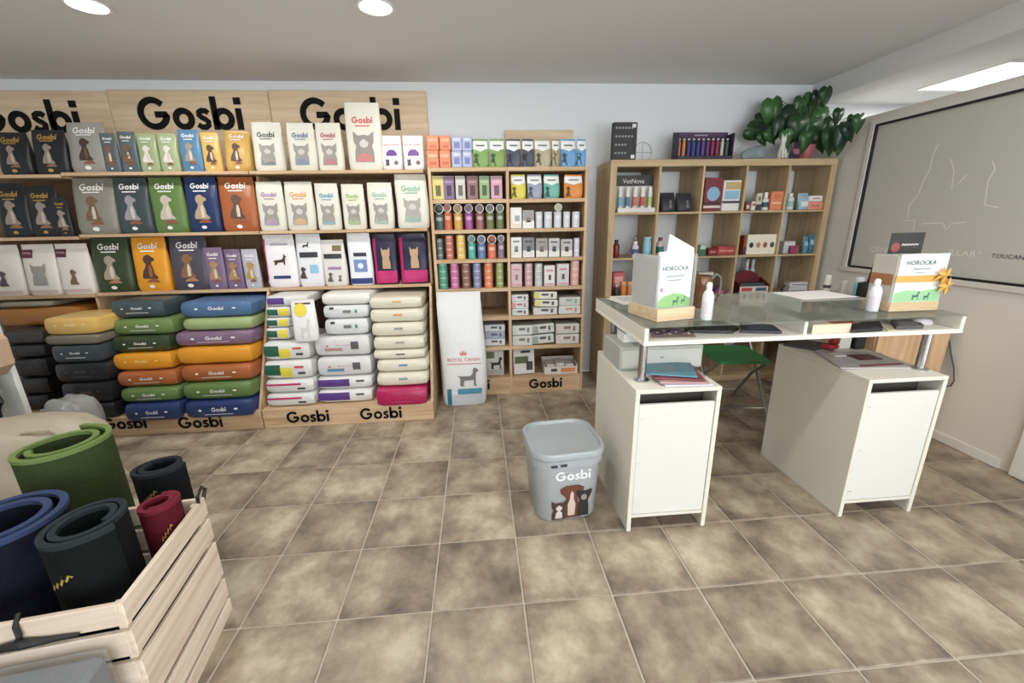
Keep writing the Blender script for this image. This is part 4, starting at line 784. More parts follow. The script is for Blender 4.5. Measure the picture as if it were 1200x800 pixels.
px_box('small_box', 'grey-white box in the fifth cube of the second row', 'box', None, 918.5, 931.5, 282.5, KF+.03, r2, (196, 196, 204), .06, parts=(('white_line', -.45, .45, .7, .85, (226, 226, 228)),)); px_box('small_box', 'small magenta box in front of the grey-white box', 'box', None, 926, 936, 288, KF-.002, r2, (150, 60, 92), .028)
for i, (x0, x1) in enumerate(((939, 945), (946, 952), (953, 959.5))):
    b = stand_bag('blue_pouch', 'petrol-blue pouch, %s from the left in the fifth cube' % nm5[i], 'pouch', 'petrol-blue pouches', x0, x1, (277, 274, 275)[i], KF+.01*i, r2, ((90, 130, 150), (60, 112, 140), (54, 96, 124))[i], D=.04); panel(b, 'pale_patch', -.3, .3, .45, .7, (150, 190, 206))
# row 3
r3 = KR[2]+.001
for l, x0, x1, y, c, pc in (('red and pink box in the first cube of the third row', 718.5, 732, 319, (206, 96, 100), (226, 160, 160)), ('white box with green leaf in the first cube of the third row', 745, 754, 318, (204, 204, 198), (60, 130, 90))):
    px_box('small_box', l, 'box', None, x0, x1, y, KF+.05, r3, c, .07, parts=(('print_panel', -.35, .35, .5, .85, pc), ('lower_panel', -.35, .35, .1, .35, (150, 110, 90))))
for i, (x0, x1) in enumerate(((728.5, 735), (736, 742.5))): bottle('jar', 'small amber jar, %s of two in the first cube of the third row' % ('left', 'right')[i], 'jar', x0, x1, 330, KF-.001, r3, (206, 128, 58), cap=(222, 170, 100), group='two amber jars', neck=.8)
bottle('bottle', 'small dark bottle in the first cube of the third row', 'bottle', 720, 726, 333, KF, r3, (50, 50, 54), cap=(190, 190, 190))
px_box('white_carton', 'white carton behind the amber vase in the third cube', 'box', None, 818, 836, 319, KF+.06, r3, (214, 212, 204), .08, parts=(('print_panel', -.3, .3, .3, .6, (190, 180, 160)),))
for i, (x0, x1, y, c) in enumerate(((839, 849, 326, (112, 60, 118)), (842, 851, 333, (196, 96, 134)), (853, 861, 334, (136, 76, 130)))):
    a = onY(x0, y+6, KF+(.06 if i == 0 else 0)); b = onY(x1, y+6, KF+(.06 if i == 0 else 0)); rr = (b.x-a.x)/2; mb = MB()
    mb.lathe([(rr*.3, 0), (rr*.9, rr*.4), (rr, rr*.9), (rr*.85, rr*1.5), (rr*.4, rr*1.9)], 16)
    t = mb.build('rubber_toy', mat(c, .4), None, ((a.x+b.x)/2, KF+rr+(.06 if i == 0 else 0), r3), smooth=True); tag(t, '%s rubber dog toy in the third cube' % ('dark violet', 'pink', 'purple')[i], 'toy', 'rubber dog toys'); MB().tube([(rr*.45*math.cos(q*math.pi/5), rr*.45*math.sin(q*math.pi/5), rr*1.9) for q in range(11)], rr*.12, 6).build('rim', mat(tuple(int(v*.8) for v in c), .4), t)
a = onY(871, 340, KF); b = onY(905, 340, KF); W = b.x-a.x; t = tag(empty('counter_display', (fit((a.x+b.x)/2, b.x-a.x+.012, KF), KF, r3)), 'dark red arched counter display with white front in the fourth cube', 'display')
arch = [(-W/2, 0), (-W/2, .10)]+[(-W/2*math.cos(q*math.pi/8), .10+.11*math.sin(q*math.pi/8)) for q in range(1, 8)]+[(W/2, .10), (W/2, 0)]
MB().prism(arch, lambda x, z, d: (x, d, z), .13, .14).build('back_panel', mat((110, 24, 40), .5), t)
MB().box(-W/2, W/2, 0, .13, 0, .006).box(-W/2, W/2, 0, .006, .006, .085).build('tray', mat((214, 206, 196), .5), t)
for s in (-1, 1): MB().prism([(0, 0), (.13, 0), (.13, .15), (0, .10)], lambda y, z, d: (d, y, z), s*W/2-.004, s*W/2+.004).build('side_panel', mat((96, 22, 36), .5), t)
for a0, a1, c in ((-.42, -.06, (196, 70, 70)), (.06, .42, (76, 96, 110))): MB().box(a0*W, a1*W, -.0012, .001, .045, .075).build('print_panel', mat(c, .5), t)
MB().box(-W*.42, W*.42, .02, .11, .007, .11).build('packet_row', mat((70, 74, 80), .5), t)
for i, (x0, x1) in enumerate(((874, 879.5), (881, 886), (887.5, 892))): bottle('bottle', 'white bottle, %s of three behind the dark red display' % nm5[i], 'bottle', x0, x1, 304, KF+.19, r3, (206, 206, 212), group='three white bottles', neck=.6)
p = onY(922, 338, KF+.05); mb = MB()
for k in range(3): mb.tube([(.035*math.cos(q*math.pi/9), .01*k, .04+.038*math.sin(q*math.pi/9)) for q in range(19)], .003, 6)
tag(mb.build('cable_coil', mat((60, 60, 62), .5), None, (p.x, KF+.05, r3)), 'small coil of dark cable in the fifth cube of the third row', 'cable')
q = px_box('small_box', 'flat white box, lower of two in the fifth cube of the third row', 'box', 'flat white boxes', 932, 953, 336, KF, r3, (196, 194, 194), .08, parts=(('grey_line', -.4, .4, .4, .6, (140, 138, 146)),)); px_box('small_box', 'flat white box, upper of two in the fifth cube of the third row', 'box', 'flat white boxes', 933, 953.5, 330.5, KF+.005, r3+q[2]+.001, (206, 204, 204), .075, parts=(('grey_line', -.4, .4, .4, .6, (120, 116, 130)),))
# ------------------------------------------------------------------ plant and figures on the cube shelf
pp = onY(946, 185, KF+.10); PY = KF+.13; t = tag(empty('potted_plant', (pp.x, PY, TOPZ)), 'bushy green potted plant with heart-shaped leaves on the cube shelf', 'plant')
MB().lathe([(.045, 0), (.05, .004), (.068, .10), (.072, .10), (.072, .115), (.064, .115), (.062, .10)], 24).build('pot', mat((176, 96, 104), .4), t, smooth=True)
MB().lathe([(.062, .098), (.0, .102)], 16).build('soil', mat((50, 38, 30), .9), t)
LF = [(-.5,.08),(-.42,.30),(-.20,.40),(0,.30),(.20,.40),(.42,.30),(.5,.08),(.44,-.15),(.30,-.38),(.12,-.60),(0,-.78),(-.12,-.60),(-.30,-.38),(-.44,-.15)]
leafm = [mat(c, .35, var=.25, vscale=14, spec=.5) for c in ((32, 70, 36), (40, 86, 42), (26, 56, 34), (60, 108, 52))]
# (pixel x, y, size in px, roll in degrees, depth offset)
leaves = [(905,133,24,-12,.04),(913,120,5,0,.06),(889,150,20,-55,.06),(880,158,16,-62,.03),(937,124,14,10,.02),(957,115,12,4,.05),(968,113,15,-4,.0),(948,122,16,20,.08),(983,136,12,5,.0),(998,142,10,8,.03),(1007,144,14,-6,.0),(925,140,20,30,-.02),(936,150,22,-10,-.06),(950,152,22,25,-.05),(962,140,18,-15,-.02),(972,152,18,12,-.04),(975,165,20,-8,-.05),(990,160,20,18,-.03),(962,165,18,-25,-.08),(945,166,16,5,-.10),(915,150,18,15,-.04),(922,162,14,-20,-.08),(902,160,14,-40,-.02),(930,160,16,35,.02),(955,132,16,10,.03),(985,172,12,0,-.02),(995,155,15,-30,.02),(893,163,12,-35,.0),(940,138,15,-25,.06)]
for i, (x, y, s, rl, dz) in enumerate(leaves):
    Yl = PY+dz; Yl = min(Yl, Yl*2.86/max(2.86, onY(x+s*.45, y, Yl).x)); dz = Yl-PY; c = onY(x, y, Yl); e = onY(x+s, y, Yl); sz = (e.x-c.x)*1.32; rnd = random.Random(i)
    a = math.radians(rl); ty = rnd.uniform(-.5, .5); fold = rnd.uniform(.12, .3)
    def lp(u, v, th):
        xx, zz_ = u*.86, v; yy = fold*abs(u)+.35*v*v*.6+ty*.25*u-.15*v
        return ((xx*math.cos(a)+zz_*math.sin(a))*sz+c.x-pp.x, yy*sz*.6+dz+th, (-xx*math.sin(a)+zz_*math.cos(a))*sz+c.z-TOPZ+.15*sz)
    mb = MB(); n = len(LF); mid = [(0, .30), (0, .0), (0, -.35), (0, -.78)]
    V = [lp(u, v, 0) for u, v in LF]+[lp(0, 0, 0), lp(0, -.35, 0)]
    C0, C1 = n, n+1
    Fc = [(3, 4, C0), (4, 5, C0), (5, 6, C0), (6, 7, C0), (7, 8, C1, C0), (8, 9, C1), (9, 10, C1), (10, 11, C1), (11, 12, C1), (12, 13, C0, C1), (13, 0, C0), (0, 1, C0), (1, 2, C0), (2, 3, C0)]
    mb.add(V, Fc)
    lo = mb.build('leaf', leafm[i % 3] if i % 7 else leafm[3], t, smooth=True)
    so = lo.modifiers.new('thickness', 'SOLIDIFY'); so.thickness = .0015
    st = lp(0, .3, 0); base = (rnd.uniform(-.03, .03), rnd.uniform(-.03, .03), .10); md = ((st[0]*.45), st[1]*.4, max(.12, st[2]*.75+.03))
    MB().tube([base, md, st], .0028, 6).build('stem', mat((70, 104, 56), .5), t)
p = onY(884, 186, KF+.05); mb = MB(); bm = bmesh.new(); bmesh.ops.create_icosphere(bm, subdivisions=3, radius=1)
rnd = random.Random(5)
for v in bm.verts:
    k = 1+.10*math.sin(5*v.co.x+2)*math.cos(4*v.co.z)+.07*math.sin(9*v.co.y+3*v.co.x); v.co = Vector((v.co.x*.105*k, v.co.y*.05*k, max(-.01, (v.co.z*.055*k+.035)*(1+.3*v.co.x))))
bm.verts.index_update(); mb.add([v.co for v in bm.verts], [[v.index for v in f.verts] for f in bm.faces]); bm.free()
tag(mb.build('stone_ornament', mat((128, 138, 142), .8, var=.35, vscale=25), None, (p.x, KF+.07, TOPZ+.011), smooth=True), 'lumpy grey-white stone ornament left of the plant', 'ornament')
p = onY(917, 186, KF+.02); t = tag(empty('cat_figurine', (p.x, KF+.04, TOPZ)), 'small white and black sitting cat figurine before the plant', 'figurine')
mb = MB(); mb.lathe([(.026, 0), (.032, .01), (.030, .05), (.022, .09), (.015, .11), (.020, .125), (.022, .145), (.016, .165), (.004, .172)], 18, sx=1, sy=.85)
for s in (-1, 1): mb.prism([(s*.006, .160), (s*.019, .152), (s*.017, .190)], lambda x, z, d: (x, d, z), -.006, .004)
mb.tube([(.028, .0, .008), (.048, .0, .012), (.055, 0, .03), (.050, 0, .05)], [.007, .007, .006, .004], 8)
mb.tube([(-.012, -.018, .07), (-.014, -.030, .03), (-.014, -.036, .006)], [.010, .009, .009], 8).tube([(.012, -.018, .07), (.014, -.030, .03), (.014, -.036, .006)], [.010, .009, .009], 8)
mb.build('cat_body', mat((206, 206, 200), .45), t, smooth=True)
mb = MB(); mb.lathe([(.0, .0), (.018, .006), (.020, .03), (.012, .055), (.0, .06)], 12, (.016, .012, .05), .7, .9); mb.build('black_patch', mat((32, 30, 30), .5), t, smooth=True)
p = onY(933, 184, KF+.03); b = stand_bag('ornament_bag', 'small dark purple gift bag between figurine and pink pot', 'bag', None, 925, 936, 166, KF+.03, TOPZ, (62, 40, 60), D=.03); panel(b, 'pink_patch', -.3, .3, .3, .6, (140, 80, 110))
# ================================================================== DESK
DX0, DX1, DY0, DY1 = .69, 2.17, 1.64, 2.38; PH = .712; TZ0, TZ1, GZ = .890, .908, .974
dk = tag(empty('counter_desk', (1.43, 1.64, 0)), 'cream counter desk with glass-topped tray on two white pedestals', 'desk')
ox, oy = 1.43, 1.64
def pedestal(x0, x1, y0, y1):
    a0, a1, b0, b1 = x0-ox, x1-ox, y0-oy, y1-oy; m = MB()
    m.cbox(a0, a0+.020, b0, b1, 0, PH-.0185, .0015).cbox(a1-.020, a1, b0, b1, 0, PH-.0185, .0015).cbox(a0, a1, b0, b1, PH-.018, PH, .0015)
    m.box(a0+.02, a1-.02, b0+.004, b1-.02, .072, .088)
    o = m.build('pedestal', CREAMW, dk)
    MB().cbox(a0+.022, a1-.022, b0+.004, b0+.020, .09, .642, .0015).build('front_panel', mat((214, 214, 208), .45), o)
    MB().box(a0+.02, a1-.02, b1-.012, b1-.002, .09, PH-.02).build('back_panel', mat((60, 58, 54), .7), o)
    MB().box(a0+.022, a1-.022, b0+.10, b1-.02, .60, .69).build('gap_shade_box', mat((78, 74, 68), .7), o)  # box coloured dark to stand in for shade in the opening
    for dz in (.14, .36, .58):
        MB().lathe([(.006, 0), (.006, .002)], 10, (a0+.034, b0+.0025, dz)).build('screw_cap', mat((206, 204, 196), .5), o)
    return o
pedestal(.648, 1.030, 1.585, 2.16); pedestal(1.70, 2.082, 1.575, 2.15)
for (x, y) in ((.715, 1.70), (2.045, 1.675), (.715, 2.12), (2.045, 2.11)):
    o = MB().lathe([(.019, PH), (.019, TZ0)], 18, (x-ox, y-oy, 0)).build('pole', CHROME, dk, smooth=True)
    MB().lathe([(.034, PH), (.034, PH+.006), (.024, PH+.010)], 18, (x-ox, y-oy, 0)).build('flange', CHROME, o, smooth=True)
MB().cbox(DX0-ox, DX1-ox, 0, DY1-oy, TZ0, TZ1, .002).build('tray_board', mat((236, 234, 222), .4), dk)
for s, x in ((0, DX0), (1, DX1-.02)): MB().cbox(x-ox, x+.02-ox, 0, DY1-oy, TZ1, GZ-.007, .002).build('tray_side', CREAMW, dk)
MB().cbox(DX0+.02-ox, DX1-.02-ox, DY1-.02-oy, DY1-oy, TZ1, GZ-.007, .002).build('tray_back', CREAMW, dk)
MB().cbox(DX0-ox, DX1-ox, .0, DY1-oy, GZ-.006, GZ, .001).build('glass_top', mat((128, 138, 124), .05, alpha=.36, spec=.6, name='counter_glass'), dk)
MB().box(1.42-ox, 1.435-ox, .02, DY1-.03-oy, TZ1, GZ-.007).build('tray_divider', CREAMW, dk)
GZ1 = GZ+.0008; TB = TZ1+.0008
# --- on the glass
def dispenser(label, loc, rz, W, D, hb, card, txtz, kind):
    t = tag(empty('leaflet_dispenser', (loc[0], loc[1], GZ1), rz), label, 'dispenser', 'wooden sample dispensers')
    MB().cbox(-W/2, W/2, 0, D, 0, .012, .002).cbox(-W/2, W/2, 0, .010, .012, hb, .002).cbox(-W/2, -W/2+.010, .010, D, .012, hb, .002).cbox(W/2-.010, W/2, .010, D, .012, hb, .002).cbox(-W/2+.01, W/2-.01, D-.01, D, .012, hb, .002).build('wooden_base', wood((222, 198, 160), (204, 176, 136), 'x', name='base_birch'), t)
    return t
dl = dispenser('tall white bag in a wooden holder at the left of the counter', (.868, 1.735), math.radians(14), .20, .22, .055, None, 0, 0)
MB().prism([(-.092, .014), (.092, .014), (.092, .285), (.088, .31), (-.045, .372), (-.052, .30), (-.092, .298)], lambda x, z, d: (x, d, z), .030, .034).build('front_card', mat((218, 222, 222), .5), dl)
MB().box(-.092, .092, .036, .19, .014, .27).build('bag_body', mat((206, 208, 204), .45, alpha=1, bump=.3, vscale=10), dl)
MB().box(-.0965, -.0935, .012, .205, .056, .285).build('clear_side', mat((206, 208, 204), .1, alpha=.45), dl)
MB().box(.0935, .0965, .012, .205, .056, .285).build('clear_side', mat((206, 208, 204), .1, alpha=.45), dl)
def onl(p, q, y=.0292): return (p, y, q)
decal('lettering', [place(text2d('HOROCKA'), .0, .225, .135)], lambda p, q: onl(p, q, .0282), mat((56, 92, 98), .5), dl)
decal('caption_line', [rect2d(-.045, .05, .190, .195, 2, 1), rect2d(-.035, .035, .172, .177, 2, 1)], onl, mat((140, 160, 160), .5), dl)
decal('green_meadow', [poly2d([(-.09, .056), (-.085, .085), (-.05, .105), (0, .118), (.05, .11), (.09, .09), (.09, .056)])], onl, mat((142, 192, 120), .5), dl)
decal('cow_picture', [place(STANDDOG, .015, .062, .035, .04), place(STANDDOG, .055, .066, .025, .035)], lambda p, q: onl(p, q, .0284), mat((60, 110, 96), .5), dl)
decal('rosy_mark', [place(disc2d(.5, 10), -.065, .135, .018)], onl, mat((180, 130, 150), .5), dl)
dr = dispenser('white boxed dispenser with a golden star bow at the right of the counter', (2.02, 1.745), 0, .245, .15, .042, None, 0, 0)
MB().cbox(-.118, .118, .012, .135, .013, .255, .003).build('carton', mat((196, 192, 180), .5), dr)
MB().box(-.115, .122, .006, .0105, .030, .262).build('front_card', mat((218, 222, 220), .5), dr)
fr_ = lambda p, q, y=.0052: (p, y, q)
decal('lettering', [place(text2d('HOROCKA'), -.01, .222, .145)], lambda p, q: fr_(p, q, .0042), mat((60, 96, 104), .5), dr)
decal('caption_line', [rect2d(-.045, .04, .192, .198, 2, 1), rect2d(-.03, .02, .176, .180, 2, 1)], fr_, mat((150, 166, 170), .5), dr)
decal('green_meadow', [poly2d([(-.112, .044), (-.11, .085), (-.05, .098), (.02, .092), (.118, .105), (.118, .044)])], fr_, mat((150, 204, 150), .5), dr)
decal('cow_picture', [place(STANDDOG, .0, .052, .04, .04), place(STANDDOG, .055, .05, .03, .035)], lambda p, q: fr_(p, q, .0044), mat((60, 100, 110), .5), dr)
MB().box(-.1195, .1225, .0035, .0055, .135, .165).build('golden_ribbon', mat((216, 166, 78), .5), dr)
MB().box(-.1215, -.1185, .02, .13, .12, .17).build('side_print', mat((170, 110, 70), .5), dr)
mb = MB()
for k, (cx, cz) in enumerate(((.098, .165), (.118, .115))):
    for i in range(7):
        a = i*2*math.pi/7+k*.3; r1_ = .045; w_ = .011
        tip = (cx+r1_*math.cos(a), -.012, cz+r1_*math.sin(a)); l_ = (cx+.02*math.cos(a+.42), -.006-.012*(i % 2), cz+.02*math.sin(a+.42)); q_ = (cx+.02*math.cos(a-.42), -.006-.012*(i % 2), cz+.02*math.sin(a-.42))
        mb.add([(cx, -.022, cz), l_, tip, q_, (cx, .002, cz)], [(0, 1, 2), (0, 2, 3), (4, 2, 1), (4, 3, 2), (0, 3, 4), (0, 4, 1)])
mb.build('star_bow', mat((222, 168, 74), .35), dr)
MB().box(-.075, .095, .112, .116, .256, .352).build('black_card', mat((52, 52, 54), .5), dr)
decal('card_lettering', [stroke([(-.015+.085*k/11, .297+(.003 if k % 2 else -.003)) for k in range(12)], .006)], lambda p, q: (p, .1112, q), mat((206, 200, 200), .5), dr); decal('red_photo', [place(disc2d(.5, 12), -.045, .285, .045)], lambda p, q: (p, .1113, q), mat((150, 76, 70), .5), dr)
# papers at the left
p = onZ(728, 354, GZ1)
for i, (dx, dy, rz, l) in enumerate(((0, 0, .15, 'lower'), (.012, .02, .05, 'upper'))):
    t = tag(MB().cbox(-.075, .075, -.10, .10, 0, .004, .001).build('paper_pad', mat((224, 222, 212), .6), None, (p.x+dx+.045, p.y+.03+dy, GZ1+i*.0045), rz), 'white paper pad, %s one beside the tall white bag' % l, 'paper', 'paper pads')
    MB().box(-.06, .05, -.07, .06, .0036, .0045).build('printed_block', mat((190, 190, 182), .6), t)
p = onZ(822, 362, GZ1); t = tag(empty('glass_pitcher', (p.x+.01, p.y+.05, GZ1)), 'amber-brown glass pitcher with handle behind the spray bottle', 'pitcher')
MB().lathe([(.030, 0), (.034, .006), (.030, .03), (.040, .07), (.052, .11), (.054, .14), (.048, .16), (.044, .16), (.046, .14), (.0, .13)], 20).build('vessel', mat((116, 76, 44), .15, alpha=.85, var=.5, vscale=30), t, smooth=True)
MB().tube([(.05, 0, .135), (.075, 0, .165), (.10, 0, .15), (.105, 0, .11), (.10, 0, .06), (.085, 0, .03)], .007, 8).build('handle', mat((96, 92, 88), .3), t, smooth=True)
def spray(label, px, py, h, r):
    p = onZ(px, py, GZ1); t = tag(empty('spray_bottle', (p.x, p.y, GZ1)), label, 'bottle', 'white spray bottles')
    MB().lathe([(r*.92, 0), (r, .004), (r, h*.62), (r*.8, h*.74), (r*.48, h*.80), (r*.46, h*.84)], 20).build('bottle_body', mat((224, 226, 230), .3), t, smooth=True)
    MB().lathe([(r*.52, h*.84), (r*.50, h*.95), (r*.3, h)], 16).build('cap', mat((236, 236, 238), .35), t, smooth=True)
    MB().lathe([(r*1.012, h*.16), (r*1.012, h*.48)], 20).build('label_band', mat((214, 206, 214), .5), t)
spray('white spray bottle in front of the amber pitcher', 827, 374, .165, .024); spray('white spray bottle before the black stand at the right', 1021, 364, .150, .025)
# acrylic riser with paper
a = onZ(914, 374, GZ1); rx0, rx1, ry0, ry1, rzt = 1.50, 1.84, 1.80, 2.05, .056
t = tag(empty('acrylic_riser', (1.67, 1.80, GZ1)), 'clear acrylic riser holding a white sheet on the counter', 'riser'); AC = mat((206, 212, 206), .05, alpha=.28, spec=.8)
MB().box(-.17, .17, 0, .25, .052, .056).build('top_plate', AC, t)
for x in (-.17, .166): MB().box(x, x+.004, 0, .25, 0, .052).build('leg_plate', AC, t)
tag(MB().box(-.145, .15, -.10, .10, 0, .0015).build('paper_sheet', mat((236, 232, 228), .6), None, (1.665, 1.93, GZ1+.0566), .06), 'white paper sheet lying on the clear riser', 'paper')
def small_can(label, px0, px1, yt, yb, col, cap, Yz=GZ1, nm='spray_can', band=None):
    p = onZ((px0+px1)/2, yb, Yz); e = onZ(px1, yb, Yz); r = (e.x-p.x)*.95; H = onY((px0+px1)/2, yt, p.y).z-Yz; t = tag(empty(nm, (p.x, p.y, Yz)), label, 'can')
    MB().lathe([(r*.95, 0), (r, .003), (r, H*.74), (r*.85, H*.78)], 18).build('can_body', mat(col, .3), t, smooth=True); MB().lathe([(r*.86, H*.78), (r*.86, H*.97), (r*.7, H)], 18).build('cap', mat(cap, .4), t, smooth=True)
    if band: MB().lathe([(r*1.01, H*.35), (r*1.01, H*.5)], 18).build('label_band', mat(band, .5), t)
small_can('cream can with dark label behind the clear riser', 963, 971.5, 322, 345, (206, 204, 186), (216, 214, 200), band=(60, 58, 52)); small_can('light blue and white can left of the black stand', 998.5, 1009.5, 325, 348, (130, 184, 208), (228, 230, 230)); small_can('small pale jar right of the cream can', 983, 991, 329, 346, (188, 188, 178), (196, 196, 186), nm='jar')
p = onZ(1019, 350, GZ1); t = tag(empty('tablet_stand', (p.x, p.y+.02, GZ1)), 'black upright stand behind the right spray bottle', 'stand')
MB().cbox(-.05, .05, -.03, .04, 0, .012, .002).build('foot', BLACK, t); MB().prism([(-.05, .012), (.04, .012), (.045, .20), (.018, .20), (.0, .09), (-.05, .085)], lambda x, z, d: (x, d, z), .0, .018).build('upright', BLACK, t)
# --- inside the tray
def flat(label, cat, name, pts, h, col, parts=(), z=TB, group=None):
    q = [onZ(x, y, z) for x, y in pts]; c = sum((Vector(v) for v in q), Vector())/len(q)
    mb = MB().prism([(v.x-c.x, v.y-c.y) for v in q], lambda x, y, d: (x, y, d), 0, h); t = tag(mb.build(name, mat(col, .45), None, (c.x, c.y, z)), label, cat, group)
    for nm, sc, oxy, cc in parts:
        MB().prism([((v.x-c.x)*sc+oxy[0], (v.y-c.y)*sc+oxy[1]) for v in q], lambda x, y, d: (x, y, d), h, h+.0012).build(nm, mat(cc, .5), t)
    return t
t = flat('patterned grey and violet card inside the counter tray', 'card', 'patterned_card', [(763, 396), (816, 395), (806, 383), (763, 384)], .002, (150, 130, 120))
c = t.location
for i in range(9):
    for j in range(3): MB().cbox(-.10+i*.022, -.086+i*.022, -.045+j*.03, -.025+j*.03, .002, .006, .001).build('button', mat(((96, 84, 84), (60, 64, 110), (160, 110, 140), (190, 180, 170))[(i+j*2) % 4], .4), t)
flat('black folded cloth inside the counter tray', 'cloth', 'black_cloth', [(806, 390), (858, 391), (866, 386), (845, 379), (806, 379)], .014, (22, 23, 27), (('top_fold', .8, (0, .005), (30, 31, 36)),))
flat('dark blue notebook inside the counter tray', 'notebook', 'notebook', [(868, 390), (916, 391), (905, 383), (866, 380)], .012, (38, 42, 54), (('cover_print', .6, (0, 0), (62, 68, 84)),))
t = flat('cream and brown carton standing inside the counter tray', 'box', 'snack_carton', [(951, 391), (996, 389), (994, 382), (953, 384)], .040, (222, 204, 176))
MB().box(-.03, .09, -.045, .03, .0395, .041).build('brown_panel', mat((150, 96, 60), .5), t)
flat('black keyboard inside the counter tray', 'keyboard', 'keyboard', [(998, 390), (1034, 388), (1030, 380), (997, 381)], .016, (30, 30, 32), (('key_field', .85, (0, 0), (46, 46, 48)),))
flat('cream slip of paper beside the keyboard', 'paper', 'paper_slip', [(1040, 388), (1050, 387), (1038, 380), (1032, 381)], .002, (226, 216, 180))
flat('grey calculator at the right of the counter tray', 'calculator', 'calculator', [(1050, 386), (1082, 385), (1074, 378), (1043, 379)], .016, (84, 82, 82), (('key_field', .7, (0, 0), (120, 120, 118)),))
p = onZ(1080, 380, TB); tag(MB().lathe([(.0, 0), (.03, .002), (.034, .012), (.026, .024), (.0, .03)], 18, sx=1.3).build('computer_mouse', mat((214, 212, 214), .35), None, (p.x, p.y, TB), smooth=True), 'pale computer mouse at the right end of the counter tray', 'mouse')
# --- on the pedestals
PT = PH+.0008
t = tag(empty('cash_drawer', (.862, 1.83, PT)), 'grey metal cash drawer under the left of the counter', 'cash drawer'); GM = mat((170, 172, 164), .45)
MB().cbox(-.205, .205, 0, .25, 0, .115, .004).build('drawer_case', GM, t); MB().cbox(-.195, .195, -.004, .001, .012, .100, .002).build('drawer_front', mat((190, 192, 184), .45), t); MB().lathe([(.008, 0), (.008, .004)], 12, (0, -.004, .06)).build('keyhole', CHROME, t)
t = tag(empty('receipt_printer', (.745, 1.96, PT+.116)), 'small white receipt printer on the cash drawer', 'printer')
MB().prism([(-.05, 0), (.05, 0), (.05, .038), (.02, .046), (-.05, .042)], lambda y, z, d: (d, y, z), -.045, .045).build('printer_case', mat((222, 222, 218), .4), t); MB().box(-.032, .032, -.02, -.012, .042, .0485).build('paper_slot', mat((60, 60, 60), .5), t)
cols = [(206, 206, 214), (150, 60, 66), (70, 130, 150), (196, 200, 220)]
z = PT
for i, (dx, dy, rz, c, l) in enumerate(((.0, 0, -.06, (206, 206, 224), 'white magazine at the foot of the pile on the left pedestal'), (-.008, .008, -.14, (190, 150, 150), 'rosy magazine in the pile on the left pedestal'), (-.012, .03, -.24, (128, 52, 58), 'dark red magazine in the pile on the left pedestal'), (-.025, .055, -.32, (70, 134, 156), 'teal magazine on top of the pile on the left pedestal'))):
    t = tag(MB().cbox(-.105, .105, -.095, .095, 0, .007, .002).build('magazine', mat(c, .35), None, (.895+dx, 1.695+dy, z), rz), l, 'magazine', 'magazines on the left pedestal')
    MB().box(-.08, .02, -.07, .04, .0066, .0078).build('cover_picture', mat(tuple(int(v*.6+60) for v in c), .4), t); z += .0085
flat('dark folder at the back of the right pedestal', 'folder', 'folder', [(918, 405), (955, 411), (975, 405), (935, 398)], .010, (52, 54, 58), z=PT)
t = flat('grey paper tray with dark red print on the right pedestal', 'paper', 'paper_tray', [(985, 432), (1068, 432), (1030, 414), (955, 412)], .006, (186, 184, 184), z=PT)
MB().cbox(-.02, .10, -.02, .06, .006, .010, .001).build('dark_red_print', mat((96, 50, 60), .5), t); MB().cbox(-.09, .13, -.10, -.085, .006, .009, .001).build('crimson_edge', mat((140, 40, 70), .5), t); MB().cbox(-.09, -.03, .05, .10, .006, .010, .001).build('pale_slip', mat((214, 212, 210), .5), t)
p = onZ(978, 408, PT+.01); mb = MB(); rnd = random.Random(3)
for k in range(5): mb.tube([(rnd.uniform(-.04, .04), rnd.uniform(-.02, .02), .012+.012*k), (rnd.uniform(-.05, .05), rnd.uniform(-.03, .03), .02+.01*k), (rnd.uniform(-.04, .04), rnd.uniform(-.02, .02), .012+.010*k)], .012, 8)
tag(mb.build('red_lead', mat((140, 24, 34), .5), None, (1.86, 1.98, PT+.002), smooth=True), 'bundled red dog lead on the right pedestal', 'lead')
tag(MB().cbox(-.04, .04, -.03, .03, 0, .07, .004).build('tissue_box', mat((206, 208, 196), .5), None, (1.96, 2.03, PT)), 'pale small box beside the red lead on the right pedestal', 'box')
tag(MB().cbox(-.03, .03, -.03, .03, 0, .085, .004).build('card_reader', mat((24, 24, 26), .4), None, (2.045, 2.02, PT)), 'black card reader at the rear of the right pedestal', 'card reader')
# wooden cabinet and cable behind the desk
t = tag(empty('low_cabinet', (2.65, 2.24, 0)), 'low oak-fronted cabinet behind the right pedestal', 'cabinet')
CABM = wood((214, 180, 138), (190, 150, 108), 'z', name='cabinet_oak')
MB().cbox(-.24, .24, .018, .42, 0, .80, .003).build('carcass', CABM, t); MB().cbox(-.238, .238, 0, .017, .02, .79, .002).build('door', CABM, t)
mb = MB(); mb.tube([onX(x, y, 2.925) for x, y in ((1112, 394), (1114, 412), (1118, 432), (1118, 446), (1114, 452), (1106, 453), (1104, 449))], .004, 6)
tag(mb.build('power_cable', mat((60, 58, 54), .5)), 'thin dark cable looping down beside the cabinet', 'cable')
